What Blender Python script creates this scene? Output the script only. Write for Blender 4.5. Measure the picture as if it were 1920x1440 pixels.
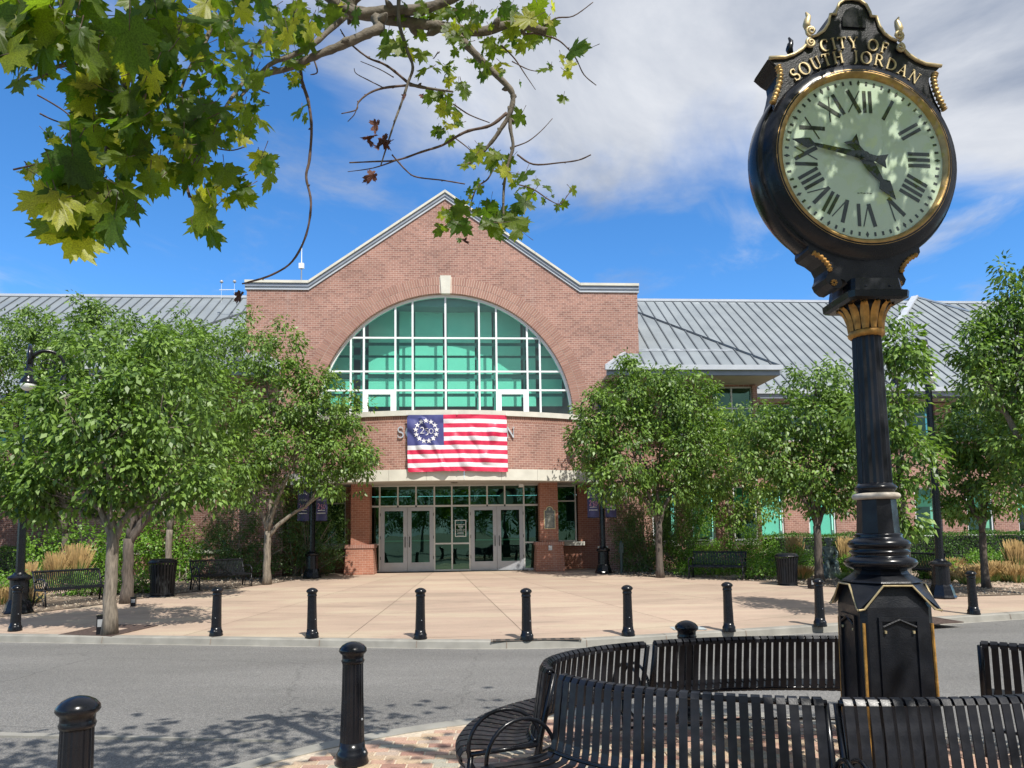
import bpy, math, random
import numpy as np
from mathutils import Vector, Matrix
R=math.radians
random.seed(7); rng=np.random.default_rng(7)
S=bpy.context.scene
for o in list(bpy.data.objects): bpy.data.objects.remove(o)
COL=S.collection
# ------------------------------------------------------------------ camera
F=1300.0; PITCH=5.0; ROLL=-0.8; CAMH=1.76
cd=bpy.data.cameras.new('camera'); cam=bpy.data.objects.new('camera',cd); COL.objects.link(cam)
cd.sensor_fit='HORIZONTAL'; cd.sensor_width=36; cd.lens=36*F/1920
cd.shift_y=166/1920; cd.clip_start=0.05; cd.clip_end=3000
CM=Matrix.Rotation(R(90+PITCH),4,'X')@Matrix.Rotation(R(ROLL),4,'Z')
cam.matrix_world=Matrix.Translation((0,0,CAMH))@CM
S.camera=cam
# ------------------------------------------------------------------ light
SUN_EL=R(54); SUN_AZ=R(180-28.6)          # compass angle from +Y towards +X, of the sun
sd=Vector((math.sin(SUN_AZ)*math.cos(SUN_EL),math.cos(SUN_AZ)*math.cos(SUN_EL),math.sin(SUN_EL)))
sl=bpy.data.lights.new('sun','SUN'); so=bpy.data.objects.new('sun',sl); COL.objects.link(so)
sl.energy=5.0; sl.angle=R(0.5); sl.color=(1,0.955,0.88)
so.rotation_euler=sd.to_track_quat('Z','Y').to_euler()
W=bpy.data.worlds.new('World'); S.world=W; W.use_nodes=True
S.view_settings.view_transform='Standard'; S.view_settings.look='None'
S.view_settings.exposure=0.27; S.view_settings.gamma=1; S.view_settings.use_curve_mapping=False
def world():
    nt=W.node_tree; nt.nodes.clear(); N=nt.nodes.new; L=nt.links.new
    out=N('ShaderNodeOutputWorld'); bg=N('ShaderNodeBackground'); bg.inputs[1].default_value=0.12
    sky=N('ShaderNodeTexSky'); sky.sky_type='NISHITA'; sky.sun_disc=False
    sky.sun_elevation=SUN_EL; sky.sun_rotation=SUN_AZ; sky.altitude=1300; sky.air_density=1.0; sky.dust_density=0.25; sky.ozone_density=3
    hs=N('ShaderNodeHueSaturation'); hs.inputs['Saturation'].default_value=1.2; hs.inputs['Value'].default_value=1.5
    tint=N('ShaderNodeMix'); tint.data_type='RGBA'; tint.blend_type='MULTIPLY'; tint.inputs[0].default_value=1; tint.inputs[7].default_value=(0.78,1.0,1.10,1)
    L(sky.outputs[0],hs.inputs['Color']); L(hs.outputs[0],tint.inputs[6])
    tc=N('ShaderNodeTexCoord'); sp=N('ShaderNodeSeparateXYZ'); L(tc.outputs['Generated'],sp.inputs[0])
    def M(op,a,b=None,c=None):
        n=N('ShaderNodeMath'); n.operation=op
        for i,v in enumerate((a,b,c)):
            if v is None: continue
            if isinstance(v,(int,float)): n.inputs[i].default_value=v
            else: L(v,n.inputs[i])
        return n.outputs[0]
    z=M('MAXIMUM',sp.outputs[2],0.03); u=M('DIVIDE',sp.outputs[0],z); v=M('DIVIDE',sp.outputs[1],z)
    cb=N('ShaderNodeCombineXYZ'); L(u,cb.inputs[0]); L(v,cb.inputs[1])
    def noise(scale,det,rough,off,sy=1.0):
        mp=N('ShaderNodeMapping'); mp.inputs['Location'].default_value=off; mp.inputs['Scale'].default_value=(1,sy,1)
        L(cb.outputs[0],mp.inputs[0]); n=N('ShaderNodeTexNoise'); n.inputs['Scale'].default_value=scale
        n.inputs['Detail'].default_value=det; n.inputs['Roughness'].default_value=rough; n.inputs['Distortion'].default_value=0.6
        L(mp.outputs[0],n.inputs['Vector']); return n.outputs[0]
    n1=noise(1.1,9,0.55,(3.1,1.7,0)); n2=noise(1.5,7,0.6,(9.3,4.1,0),0.55); n3=noise(1.3,9,0.58,(1.4,8,0),0.8)
    # the bank of cloud overhead ends along a front some way ahead; thin streaks beyond it
    w1=M('ADD',u,M('MULTIPLY',v,-0.15))
    front=M('SUBTRACT',M('ADD',1.98,M('MULTIPLY',u,0.04)),v)
    side=M('ADD',w1,0.80)
    a=M('MINIMUM',M('MULTIPLY',front,1.7),M('MULTIPLY',side,1.4))
    a=M('ADD',a,M('MULTIPLY',M('SUBTRACT',n1,0.5),2.4))
    mr=N('ShaderNodeMapRange'); mr.interpolation_type='SMOOTHSTEP'; L(a,mr.inputs[0]); mr.inputs[1].default_value=-0.12; mr.inputs[2].default_value=0.62
    mw=N('ShaderNodeMapRange'); mw.interpolation_type='SMOOTHSTEP'; L(n2,mw.inputs[0]); mw.inputs[1].default_value=0.50; mw.inputs[2].default_value=0.74; mw.inputs[4].default_value=0.62
    fac=M('MAXIMUM',mr.outputs[0],mw.outputs[0])
    cr=N('ShaderNodeValToRGB'); L(n3,cr.inputs[0]); cr.color_ramp.elements[0].position=.36; cr.color_ramp.elements[1].position=.66
    cr.color_ramp.elements[0].color=(2.5,2.9,3.7,1); cr.color_ramp.elements[1].color=(5.6,5.8,6.2,1)
    mx=N('ShaderNodeMix'); mx.data_type='RGBA'; L(fac,mx.inputs[0]); L(tint.outputs[2],mx.inputs[6]); L(cr.outputs[0],mx.inputs[7])
    L(mx.outputs[2],bg.inputs[0]); L(bg.outputs[0],out.inputs[0])
world()
# ------------------------------------------------------------------ where things stand
M3=CM.to_3x3(); C0=Vector((0,0,CAMH))
def ray(px,py): return M3@Vector(((px-960)/F,-(py-886)/F,-1))
def at(px,py,D):
    r=ray(px,py); return C0+r*(D/r.y)
BA=R(3.7); BO=Vector((-2.315,26.6,0.29))
bex=Vector((math.cos(BA),math.sin(BA),0)); bey=Vector((-math.sin(BA),math.cos(BA),0))
def B(x,y,z=0): return BO+bex*x+bey*y+Vector((0,0,z))
SL=0.032
def gz(x,y):
    yb=(Vector((x,y,0))-BO).dot(bey); return BO.z+SL*min(0,yb)
def plaza(px,py):
    r=ray(px,py); k=(0-CAMH)/r.z; z=0
    for _ in range(40):
        p=C0+r*k; z=gz(p.x,p.y); k2=(z-CAMH)/r.z
        if k2<0 or k2*r.y>60: k2=60/r.y
        k=k2
    p=C0+r*k; return Vector((p.x,p.y,gz(p.x,p.y)))
# ------------------------------------------------------------------ materials
MATS={}
def newmat(name):
    m=bpy.data.materials.new(name); m.use_nodes=True; MATS[name]=m
    nt=m.node_tree; b=nt.nodes['Principled BSDF']; return m,nt,b
def setc(b,c): b.inputs['Base Color'].default_value=(*c,1)
def mat(name,c,rough=.6,metal=0,var=0.12,scale=6,bump=0.0,bscale=60,spec=.5,detail=4,coat=0,stretch=None):
    m,nt,b=newmat(name); N=nt.nodes.new; L=nt.links.new
    b.inputs['Roughness'].default_value=rough; b.inputs['Metallic'].default_value=metal
    b.inputs['Specular IOR Level'].default_value=spec; b.inputs['Coat Weight'].default_value=coat
    tc=N('ShaderNodeTexCoord'); vec=tc.outputs['Object']
    if stretch:
        mp=N('ShaderNodeMapping'); mp.inputs['Scale'].default_value=stretch; L(vec,mp.inputs[0]); vec=mp.outputs[0]
    n=N('ShaderNodeTexNoise'); n.inputs['Scale'].default_value=scale; n.inputs['Detail'].default_value=detail; L(vec,n.inputs['Vector'])
    cr=N('ShaderNodeValToRGB'); L(n.outputs[0],cr.inputs[0])
    cr.color_ramp.elements[0].position=.3; cr.color_ramp.elements[1].position=.7
    cr.color_ramp.elements[0].color=(*[max(0,x*(1-var)) for x in c],1); cr.color_ramp.elements[1].color=(*[x*(1+var) for x in c],1)
    L(cr.outputs[0],b.inputs['Base Color'])
    nr=N('ShaderNodeTexNoise'); nr.inputs['Scale'].default_value=scale*1.7; nr.inputs['Detail'].default_value=7; L(vec,nr.inputs['Vector'])
    rr=N('ShaderNodeMapRange'); L(nr.outputs[0],rr.inputs[0]); rr.inputs[1].default_value=.35; rr.inputs[2].default_value=.7; rr.inputs[3].default_value=rough*.85; rr.inputs[4].default_value=min(1,rough*1.55); L(rr.outputs[0],b.inputs['Roughness'])
    if bump:
        n2=N('ShaderNodeTexNoise'); n2.inputs['Scale'].default_value=bscale; n2.inputs['Detail'].default_value=3; L(vec,n2.inputs['Vector'])
        bp=N('ShaderNodeBump'); bp.inputs['Strength'].default_value=bump; bp.inputs['Distance'].default_value=0.01
        L(n2.outputs[0],bp.inputs['Height']); L(bp.outputs[0],b.inputs['Normal'])
    return m
black=mat('black_paint',(0.006,0.007,0.010),.2,0,.2,9,.015,40,spec=.35)
slatpaint=mat('bench_paint',(0.009,0.010,0.014),.40,0,.3,12,.10,90,spec=.4)
iron=mat('cast_iron_paint',(0.008,0.009,0.012),.34,0,.35,6,.22,120,spec=.35)
gold=mat('gold_paint',(0.42,0.27,0.10),.42,.7,.3,14,.15,60)
goldpale=mat('pale_gold',(0.50,0.40,0.22),.42,.5,.25,14,.1,60)
bronze=mat('ochre_gilding',(0.42,0.22,0.05),.5,.35,.4,18,.3,60)
ringwhite=mat('pale_ring',(0.5,0.44,0.36),.45,0,.2,20)
white=mat('white_frame',(0.78,0.80,0.80),.4,0,.04,3)
alu=mat('anodised_frame',(0.56,0.56,0.53),.35,.25,.06,3)
alud=mat('door_frame_metal',(0.40,0.41,0.43),.33,.3,.06,3)
stone=mat('limestone',(0.60,0.58,0.50),.8,0,.10,2.5,.1,30)
fascia=mat('fascia_grey',(0.24,0.27,0.32),.4,.2,.08,2)
fascial=mat('fascia_light',(0.46,0.49,0.53),.4,.1,.06,2)
soffit=mat('soffit',(0.42,0.40,0.36),.8,0,.08,2)
roofm=mat('roof_metal',(0.235,0.265,0.285),.45,.25,.07,.6,.02,3)
ribm=mat('roof_rib_metal',(0.10,0.115,0.13),.5,.3,.1,2)
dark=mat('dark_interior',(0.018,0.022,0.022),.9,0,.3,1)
shade=mat('mint_roller_shade',(0.50,0.68,0.60),.85,0,.05,.8)
shadel=mat('pale_lining',(0.50,0.68,0.61),.85,0,.05,.8)
numeral=mat('numeral_black',(0.012,0.014,0.014),.4,0,.1,10)
letterm=mat('letter_metal',(0.62,0.64,0.66),.35,.5,.1,6)
kerbm=mat('kerb_concrete',(0.26,0.25,0.22),.85,0,.18,3,.3,80,detail=8)
joint=mat('paving_joint',(0.20,0.155,0.12),.95,0,.2,8)
soil=mat('bed_soil',(0.14,0.105,0.075),1,0,.5,7,.9,40,detail=8)
earth=mat('far_ground',(0.16,0.15,0.12),1,0,.3,.3)
grate=mat('tree_grate_iron',(0.085,0.058,0.048),.8,.1,.3,14,.3,60)
verdigris=mat('verdigris_bronze',(0.16,0.20,0.18),.6,.3,.55,9,.4,40,detail=8)
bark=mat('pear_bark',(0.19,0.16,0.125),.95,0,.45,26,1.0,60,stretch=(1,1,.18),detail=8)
barkp=mat('plane_bark',(0.13,0.11,0.085),.9,0,.4,20,.5,60,detail=8)
twig=mat('twig_bark',(0.10,0.065,0.05),.85,0,.3,30)
globe=mat('frosted_globe',(0.75,0.77,0.72),.25,0,.05,10,coat=.5)
bluefab=mat('flag_blue',(0.055,0.06,0.20),.55,0,.06,4)
redfab=mat('flag_red',(0.58,0.018,0.07),.5,0,.06,4)
whitefab=mat('flag_white',(0.72,0.70,0.72),.55,0,.03,4)
banner=mat('banner_navy',(0.06,0.06,0.15),.6,0,.1,6)
pinkm=mat('banner_pink',(0.75,0.35,0.45),.6,0,.05,6)
signwhite=mat('print_white',(0.72,0.74,0.72),.6,0,.03,6)
straw=mat('straw_grass',(0.40,0.27,0.11),.8,0,.3,6)
grassg=mat('blade_green',(0.14,0.22,0.05),.7,0,.4,6)
brown=mat('dead_leaf',(0.10,0.035,0.022),.7,0,.35,18,.3,40)
greybox=mat('grey_plastic',(0.30,0.31,0.32),.5,0,.1,8)
greenpost=mat('green_utility_paint',(0.02,0.045,0.045),.5,0,.1,8)

def brickmat(name,c1,c2,mort,W_=0.2032,H_=0.0845,m_=0.010):
    m,nt,b=newmat(name); N=nt.nodes.new; L=nt.links.new
    b.inputs['Roughness'].default_value=.9
    uv=N('ShaderNodeUVMap'); uv.uv_map='UVMap'
    t=N('ShaderNodeTexBrick'); t.inputs['Scale'].default_value=1; t.inputs['Brick Width'].default_value=W_; t.inputs['Row Height'].default_value=H_
    t.inputs['Mortar Size'].default_value=m_/2; t.inputs['Mortar Smooth'].default_value=.15; t.inputs['Bias'].default_value=-0.25
    t.inputs['Color1'].default_value=(*c1,1); t.inputs['Color2'].default_value=(*c2,1); t.inputs['Mortar'].default_value=(*mort,1)
    L(uv.outputs[0],t.inputs['Vector'])
    n=N('ShaderNodeTexNoise'); n.inputs['Scale'].default_value=.7; n.inputs['Detail'].default_value=8; L(uv.outputs[0],n.inputs['Vector'])
    mr=N('ShaderNodeMapRange'); L(n.outputs[0],mr.inputs[0]); mr.inputs[1].default_value=.3; mr.inputs[2].default_value=.7; mr.inputs[3].default_value=.86; mr.inputs[4].default_value=1.16
    n2=N('ShaderNodeTexNoise'); n2.inputs['Scale'].default_value=45; n2.inputs['Detail'].default_value=3; L(uv.outputs[0],n2.inputs['Vector'])
    mr2=N('ShaderNodeMapRange'); L(n2.outputs[0],mr2.inputs[0]); mr2.inputs[1].default_value=.3; mr2.inputs[2].default_value=.7; mr2.inputs[3].default_value=.82; mr2.inputs[4].default_value=1.18
    mu=N('ShaderNodeMath'); mu.operation='MULTIPLY'; L(mr.outputs[0],mu.inputs[0]); L(mr2.outputs[0],mu.inputs[1])
    vm=N('ShaderNodeVectorMath'); vm.operation='SCALE'; L(t.outputs['Color'],vm.inputs[0]); L(mu.outputs[0],vm.inputs['Scale'])
    mp=N('ShaderNodeMapping'); mp.inputs['Scale'].default_value=(2.2,.22,1); L(uv.outputs[0],mp.inputs[0])
    n5=N('ShaderNodeTexNoise'); n5.inputs['Scale'].default_value=1; n5.inputs['Detail'].default_value=9; n5.inputs['Roughness'].default_value=.65; L(mp.outputs[0],n5.inputs['Vector'])
    m5=N('ShaderNodeMapRange'); L(n5.outputs[0],m5.inputs[0]); m5.inputs[1].default_value=.56; m5.inputs[2].default_value=.78; m5.inputs[3].default_value=0; m5.inputs[4].default_value=.42
    x5=N('ShaderNodeMix'); x5.data_type='RGBA'; L(m5.outputs[0],x5.inputs[0]); L(vm.outputs[0],x5.inputs[6]); x5.inputs[7].default_value=(.44,.34,.30,1)
    L(x5.outputs[2],b.inputs['Base Color'])
    bp=N('ShaderNodeBump'); bp.inputs['Strength'].default_value=.7; bp.inputs['Distance'].default_value=.006; bp.invert=True
    L(t.outputs['Fac'],bp.inputs['Height']); L(bp.outputs[0],b.inputs['Normal'])
    return m
brick=brickmat('red_brick',(0.35,0.185,0.142),(0.21,0.105,0.082),(0.62,0.49,0.42))
brickp=brickmat('pier_brick',(0.35,0.15,0.095),(0.27,0.11,0.07),(0.46,0.31,0.24))
soldier=brickmat('soldier_brick',(0.34,0.165,0.12),(0.24,0.115,0.085),(0.50,0.38,0.31),0.085,0.2032*1.2)

def varmat(name,cols,rough=.85,attr=None,bump=.3,bscale=60):
    "colour picked per object or per island from a short ramp"
    m,nt,b=newmat(name); N=nt.nodes.new; L=nt.links.new; b.inputs['Roughness'].default_value=rough
    if attr=='object': s=N('ShaderNodeObjectInfo').outputs['Random']
    else: s=N('ShaderNodeNewGeometry').outputs['Random Per Island']
    cr=N('ShaderNodeValToRGB'); L(s,cr.inputs[0]); cr.color_ramp.interpolation='CONSTANT'
    for i,c in enumerate(cols):
        e=cr.color_ramp.elements[i] if i<2 else cr.color_ramp.elements.new(i/len(cols)); e.position=i/len(cols); e.color=(*c,1)
    tc=N('ShaderNodeTexCoord'); n=N('ShaderNodeTexNoise'); n.inputs['Scale'].default_value=bscale; n.inputs['Detail'].default_value=5; L(tc.outputs['Object'],n.inputs['Vector'])
    mr=N('ShaderNodeMapRange'); L(n.outputs[0],mr.inputs[0]); mr.inputs[1].default_value=.3; mr.inputs[2].default_value=.7; mr.inputs[3].default_value=.75; mr.inputs[4].default_value=1.25
    vm=N('ShaderNodeVectorMath'); vm.operation='SCALE'; L(cr.outputs[0],vm.inputs[0]); L(mr.outputs[0],vm.inputs['Scale']); L(vm.outputs[0],b.inputs['Base Color'])
    bp=N('ShaderNodeBump'); bp.inputs['Strength'].default_value=bump; bp.inputs['Distance'].default_value=.004; L(n.outputs[0],bp.inputs['Height']); L(bp.outputs[0],b.inputs['Normal'])
    return m
PC=[(0.40,0.30,0.21),(0.36,0.23,0.17),(0.33,0.31,0.25),(0.42,0.27,0.20),(0.30,0.17,0.13),(0.44,0.33,0.22),(0.38,0.30,0.24)]
paver_o=varmat('paver_clay',PC,attr='object',bump=.5); paver_i=varmat('paver_clay_field',PC,bump=.5)
voussoir=varmat('arch_brick_clay',[(0.34,0.185,0.14),(0.32,0.17,0.13),(0.36,0.195,0.15),(0.30,0.155,0.12)])
stones=varmat('river_stones',[(0.28,0.23,0.17),(0.36,0.31,0.24),(0.20,0.165,0.13),(0.24,0.18,0.13)],bump=.2)

def asphalt():
    m,nt,b=newmat('asphalt'); N=nt.nodes.new; L=nt.links.new; b.inputs['Roughness'].default_value=.85
    tc=N('ShaderNodeTexCoord')
    v=N('ShaderNodeTexVoronoi'); v.inputs['Scale'].default_value=95; L(tc.outputs['Object'],v.inputs['Vector'])
    n=N('ShaderNodeTexNoise'); n.inputs['Scale'].default_value=.5; n.inputs['Detail'].default_value=9; n.inputs['Roughness'].default_value=.6
    mp=N('ShaderNodeMapping'); mp.inputs['Scale'].default_value=(.35,1.4,1); L(tc.outputs['Object'],mp.inputs[0]); L(mp.outputs[0],n.inputs['Vector'])
    cr=N('ShaderNodeValToRGB'); L(v.outputs['Color'],cr.inputs[0])
    cr.color_ramp.elements[0].color=(0.075,0.075,0.072,1); cr.color_ramp.elements[1].color=(0.26,0.25,0.235,1)
    mr=N('ShaderNodeMapRange'); L(n.outputs[0],mr.inputs[0]); mr.inputs[1].default_value=.3; mr.inputs[2].default_value=.7; mr.inputs[3].default_value=.82; mr.inputs[4].default_value=1.15
    vm=N('ShaderNodeVectorMath'); vm.operation='SCALE'; L(cr.outputs[0],vm.inputs[0]); 
    nd=N('ShaderNodeTexNoise'); nd.inputs['Scale'].default_value=2.5; nd.inputs['Detail'].default_value=6; L(tc.outputs['Object'],nd.inputs['Vector'])
    va=N('ShaderNodeVectorMath'); va.operation='MULTIPLY_ADD'; L(nd.outputs['Color'],va.inputs[0]); va.inputs[1].default_value=(.5,.5,0); L(tc.outputs['Object'],va.inputs[2])
    vc=N('ShaderNodeTexVoronoi'); vc.feature='DISTANCE_TO_EDGE'; vc.inputs['Scale'].default_value=.22; L(va.outputs[0],vc.inputs['Vector'])
    mc=N('ShaderNodeMapRange'); L(vc.outputs['Distance'],mc.inputs[0]); mc.inputs[1].default_value=.0015; mc.inputs[2].default_value=.004; mc.inputs[3].default_value=.78; mc.inputs[4].default_value=1.0
    mm=N('ShaderNodeMath'); mm.operation='MULTIPLY'; L(mr.outputs[0],mm.inputs[0]); L(mc.outputs[0],mm.inputs[1])
    L(mm.outputs[0],vm.inputs['Scale']); L(vm.outputs[0],b.inputs['Base Color'])
    bp=N('ShaderNodeBump'); bp.inputs['Strength'].default_value=.8; bp.inputs['Distance'].default_value=.006; L(v.outputs['Distance'],bp.inputs['Height']); L(bp.outputs[0],b.inputs['Normal'])
    return m
asph=asphalt()
def concrete():
    m,nt,b=newmat('peach_concrete'); N=nt.nodes.new; L=nt.links.new; b.inputs['Roughness'].default_value=.7
    tc=N('ShaderNodeTexCoord'); oi=N('ShaderNodeObjectInfo')
    mp=N('ShaderNodeMapping'); mp.inputs['Scale'].default_value=(.22,.9,1); L(tc.outputs['Object'],mp.inputs[0])
    n=N('ShaderNodeTexNoise'); n.inputs['Scale'].default_value=1.1; n.inputs['Detail'].default_value=10; n.inputs['Roughness'].default_value=.68; L(mp.outputs[0],n.inputs['Vector'])
    cr=N('ShaderNodeValToRGB'); L(n.outputs[0],cr.inputs[0]); e=cr.color_ramp.elements
    e[0].position=.28; e[0].color=(0.31,0.245,0.185,1); e[1].position=.72; e[1].color=(0.49,0.40,0.295,1)
    x=e.new(.5); x.color=(0.43,0.32,0.245,1); x=e.new(.58); x.color=(0.45,0.36,0.265,1)
    n2=N('ShaderNodeTexNoise'); n2.inputs['Scale'].default_value=40; n2.inputs['Detail'].default_value=5; L(tc.outputs['Object'],n2.inputs['Vector'])
    mr=N('ShaderNodeMapRange'); L(n2.outputs[0],mr.inputs[0]); mr.inputs[1].default_value=.3; mr.inputs[2].default_value=.7; mr.inputs[3].default_value=.92; mr.inputs[4].default_value=1.06
    mr2=N('ShaderNodeMapRange'); L(oi.outputs['Random'],mr2.inputs[0]); mr2.inputs[3].default_value=.93; mr2.inputs[4].default_value=1.06
    n3=N('ShaderNodeTexNoise'); n3.inputs['Scale'].default_value=.9; n3.inputs['Detail'].default_value=12; n3.inputs['Roughness'].default_value=.72; n3.inputs['Distortion'].default_value=.8
    mp3=N('ShaderNodeMapping'); mp3.inputs['Scale'].default_value=(.5,1.5,1); mp3.inputs['Location'].default_value=(5,3,0); L(tc.outputs['Object'],mp3.inputs[0]); L(mp3.outputs[0],n3.inputs['Vector'])
    mr3=N('ShaderNodeMapRange'); L(n3.outputs[0],mr3.inputs[0]); mr3.inputs[1].default_value=.56; mr3.inputs[2].default_value=.74; mr3.inputs[3].default_value=1.0; mr3.inputs[4].default_value=.66
    v3=N('ShaderNodeTexVoronoi'); v3.inputs['Scale'].default_value=1.7; L(tc.outputs['Object'],v3.inputs['Vector'])
    mr4=N('ShaderNodeMapRange'); L(v3.outputs['Distance'],mr4.inputs[0]); mr4.inputs[1].default_value=.025; mr4.inputs[2].default_value=.05; mr4.inputs[3].default_value=.62; mr4.inputs[4].default_value=1.0
    mu=N('ShaderNodeMath'); mu.operation='MULTIPLY'; L(mr.outputs[0],mu.inputs[0]); L(mr2.outputs[0],mu.inputs[1])
    mu2=N('ShaderNodeMath'); mu2.operation='MULTIPLY'; L(mr3.outputs[0],mu2.inputs[0]); L(mr4.outputs[0],mu2.inputs[1])
    mu3=N('ShaderNodeMath'); mu3.operation='MULTIPLY'; L(mu.outputs[0],mu3.inputs[0]); L(mu2.outputs[0],mu3.inputs[1])
    vm=N('ShaderNodeVectorMath'); vm.operation='SCALE'; L(cr.outputs[0],vm.inputs[0]); L(mu3.outputs[0],vm.inputs['Scale']); L(vm.outputs[0],b.inputs['Base Color'])
    return m
conc=concrete()
def glassmat(name,tint,refl,gcol=(.8,.95,.9),ior=1.5):
    m,nt,b=newmat(name); N=nt.nodes.new; L=nt.links.new; nt.nodes.remove(b)
    out=nt.nodes['Material Output']; t=N('ShaderNodeBsdfTransparent'); t.inputs[0].default_value=(*tint,1)
    g=N('ShaderNodeBsdfGlossy'); g.inputs[0].default_value=(*gcol,1); g.inputs['Roughness'].default_value=.01
    fr=N('ShaderNodeFresnel'); ge=N('ShaderNodeNewGeometry'); io=N('ShaderNodeMix'); L(ge.outputs['Backfacing'],io.inputs[0]); io.inputs[2].default_value=ior; io.inputs[3].default_value=1/ior; L(io.outputs[0],fr.inputs[0])
    ad=N('ShaderNodeMath'); ad.operation='ADD'; ad.use_clamp=True; L(fr.outputs[0],ad.inputs[0]); ad.inputs[1].default_value=refl
    nz=N('ShaderNodeTexNoise'); nz.inputs['Scale'].default_value=.9; nz.inputs['Detail'].default_value=1
    tc=N('ShaderNodeTexCoord'); L(tc.outputs['Object'],nz.inputs['Vector'])
    bp=N('ShaderNodeBump'); bp.inputs['Strength'].default_value=.25; bp.inputs['Distance'].default_value=.03; L(nz.outputs[0],bp.inputs['Height']); L(bp.outputs[0],g.inputs['Normal'])
    mx=N('ShaderNodeMixShader'); L(ad.outputs[0],mx.inputs[0]); L(t.outputs[0],mx.inputs[1]); L(g.outputs[0],mx.inputs[2]); L(mx.outputs[0],out.inputs[0])
    return m
glass_up=glassmat('green_arch_glass',(0.50,0.92,0.82),.05)
glass_dk=glassmat('green_dark_glass',(0.20,0.42,0.33),.10,(.45,.85,.65))
glass_cl=glassmat('dial_glass',(0.97,1,0.97),0.0)

def leafmat(name,lo,hi,ylw,trans,tcol,rough=.42,spec=.5,veins=False):
    m,nt,b=newmat(name); N=nt.nodes.new; L=nt.links.new
    b.inputs['Roughness'].default_value=rough; b.inputs['Specular IOR Level'].default_value=spec
    at_=N('ShaderNodeAttribute'); at_.attribute_name='rnd'
    s=at_.outputs['Fac']
    cr=N('ShaderNodeValToRGB'); L(s,cr.inputs[0]); e=cr.color_ramp.elements
    e[0].color=(*lo,1); e[1].color=(*ylw,1); e[1].position=1.0; x=e.new(.93); x.color=(*hi,1)
    colr=cr.outputs[0]
    if veins:
        tc=N('ShaderNodeTexCoord'); n=N('ShaderNodeTexNoise'); n.inputs['Scale'].default_value=28; n.inputs['Detail'].default_value=6; L(tc.outputs['Object'],n.inputs['Vector'])
        mr=N('ShaderNodeMapRange'); L(n.outputs[0],mr.inputs[0]); mr.inputs[1].default_value=.35; mr.inputs[2].default_value=.65; mr.inputs[3].default_value=.7; mr.inputs[4].default_value=1.3
        vm=N('ShaderNodeVectorMath'); vm.operation='SCALE'; L(colr,vm.inputs[0]); L(mr.outputs[0],vm.inputs['Scale']); colr=vm.outputs[0]
    L(colr,b.inputs['Base Color'])
    tr=N('ShaderNodeBsdfTranslucent'); mt=N('ShaderNodeMix'); mt.data_type='RGBA'; mt.blend_type='MULTIPLY'; mt.inputs[0].default_value=1
    L(colr,mt.inputs[6]); mt.inputs[7].default_value=(*tcol,1); L(mt.outputs[2],tr.inputs[0])
    mx=N('ShaderNodeMixShader'); mx.inputs[0].default_value=trans; L(b.outputs[0],mx.inputs[1]); L(tr.outputs[0],mx.inputs[2]); L(mx.outputs[0],nt.nodes['Material Output'].inputs[0])
    return m
leafA=leafmat('pear_leaf',(0.028,0.068,0.016),(0.215,0.345,0.055),(0.48,0.46,0.11),.22,(1.8,2.0,.9),.47,.5)
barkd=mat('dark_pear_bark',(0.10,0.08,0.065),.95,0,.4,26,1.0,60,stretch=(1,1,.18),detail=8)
leafB=leafmat('dark_shrub_leaf',(0.03,0.075,0.018),(0.10,0.19,0.04),(0.18,0.27,0.05),.2,(1.8,2.2,1.0),.4,.5)
leafC=leafmat('bright_shrub_leaf',(0.06,0.15,0.02),(0.19,0.33,0.04),(0.32,0.42,0.07),.25,(1.8,2.2,1.0),.45,.4)
leafH=leafmat('hedge_leaf',(0.03,0.085,0.016),(0.10,0.20,0.035),(0.16,0.26,0.05),.2,(1.8,2.2,1.0),.5,.35)
leafP=leafmat('plane_leaf',(0.05,0.095,0.014),(0.17,0.21,0.02),(0.30,0.30,0.04),.58,(2.6,2.7,.9),.45,.4,veins=True)
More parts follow.
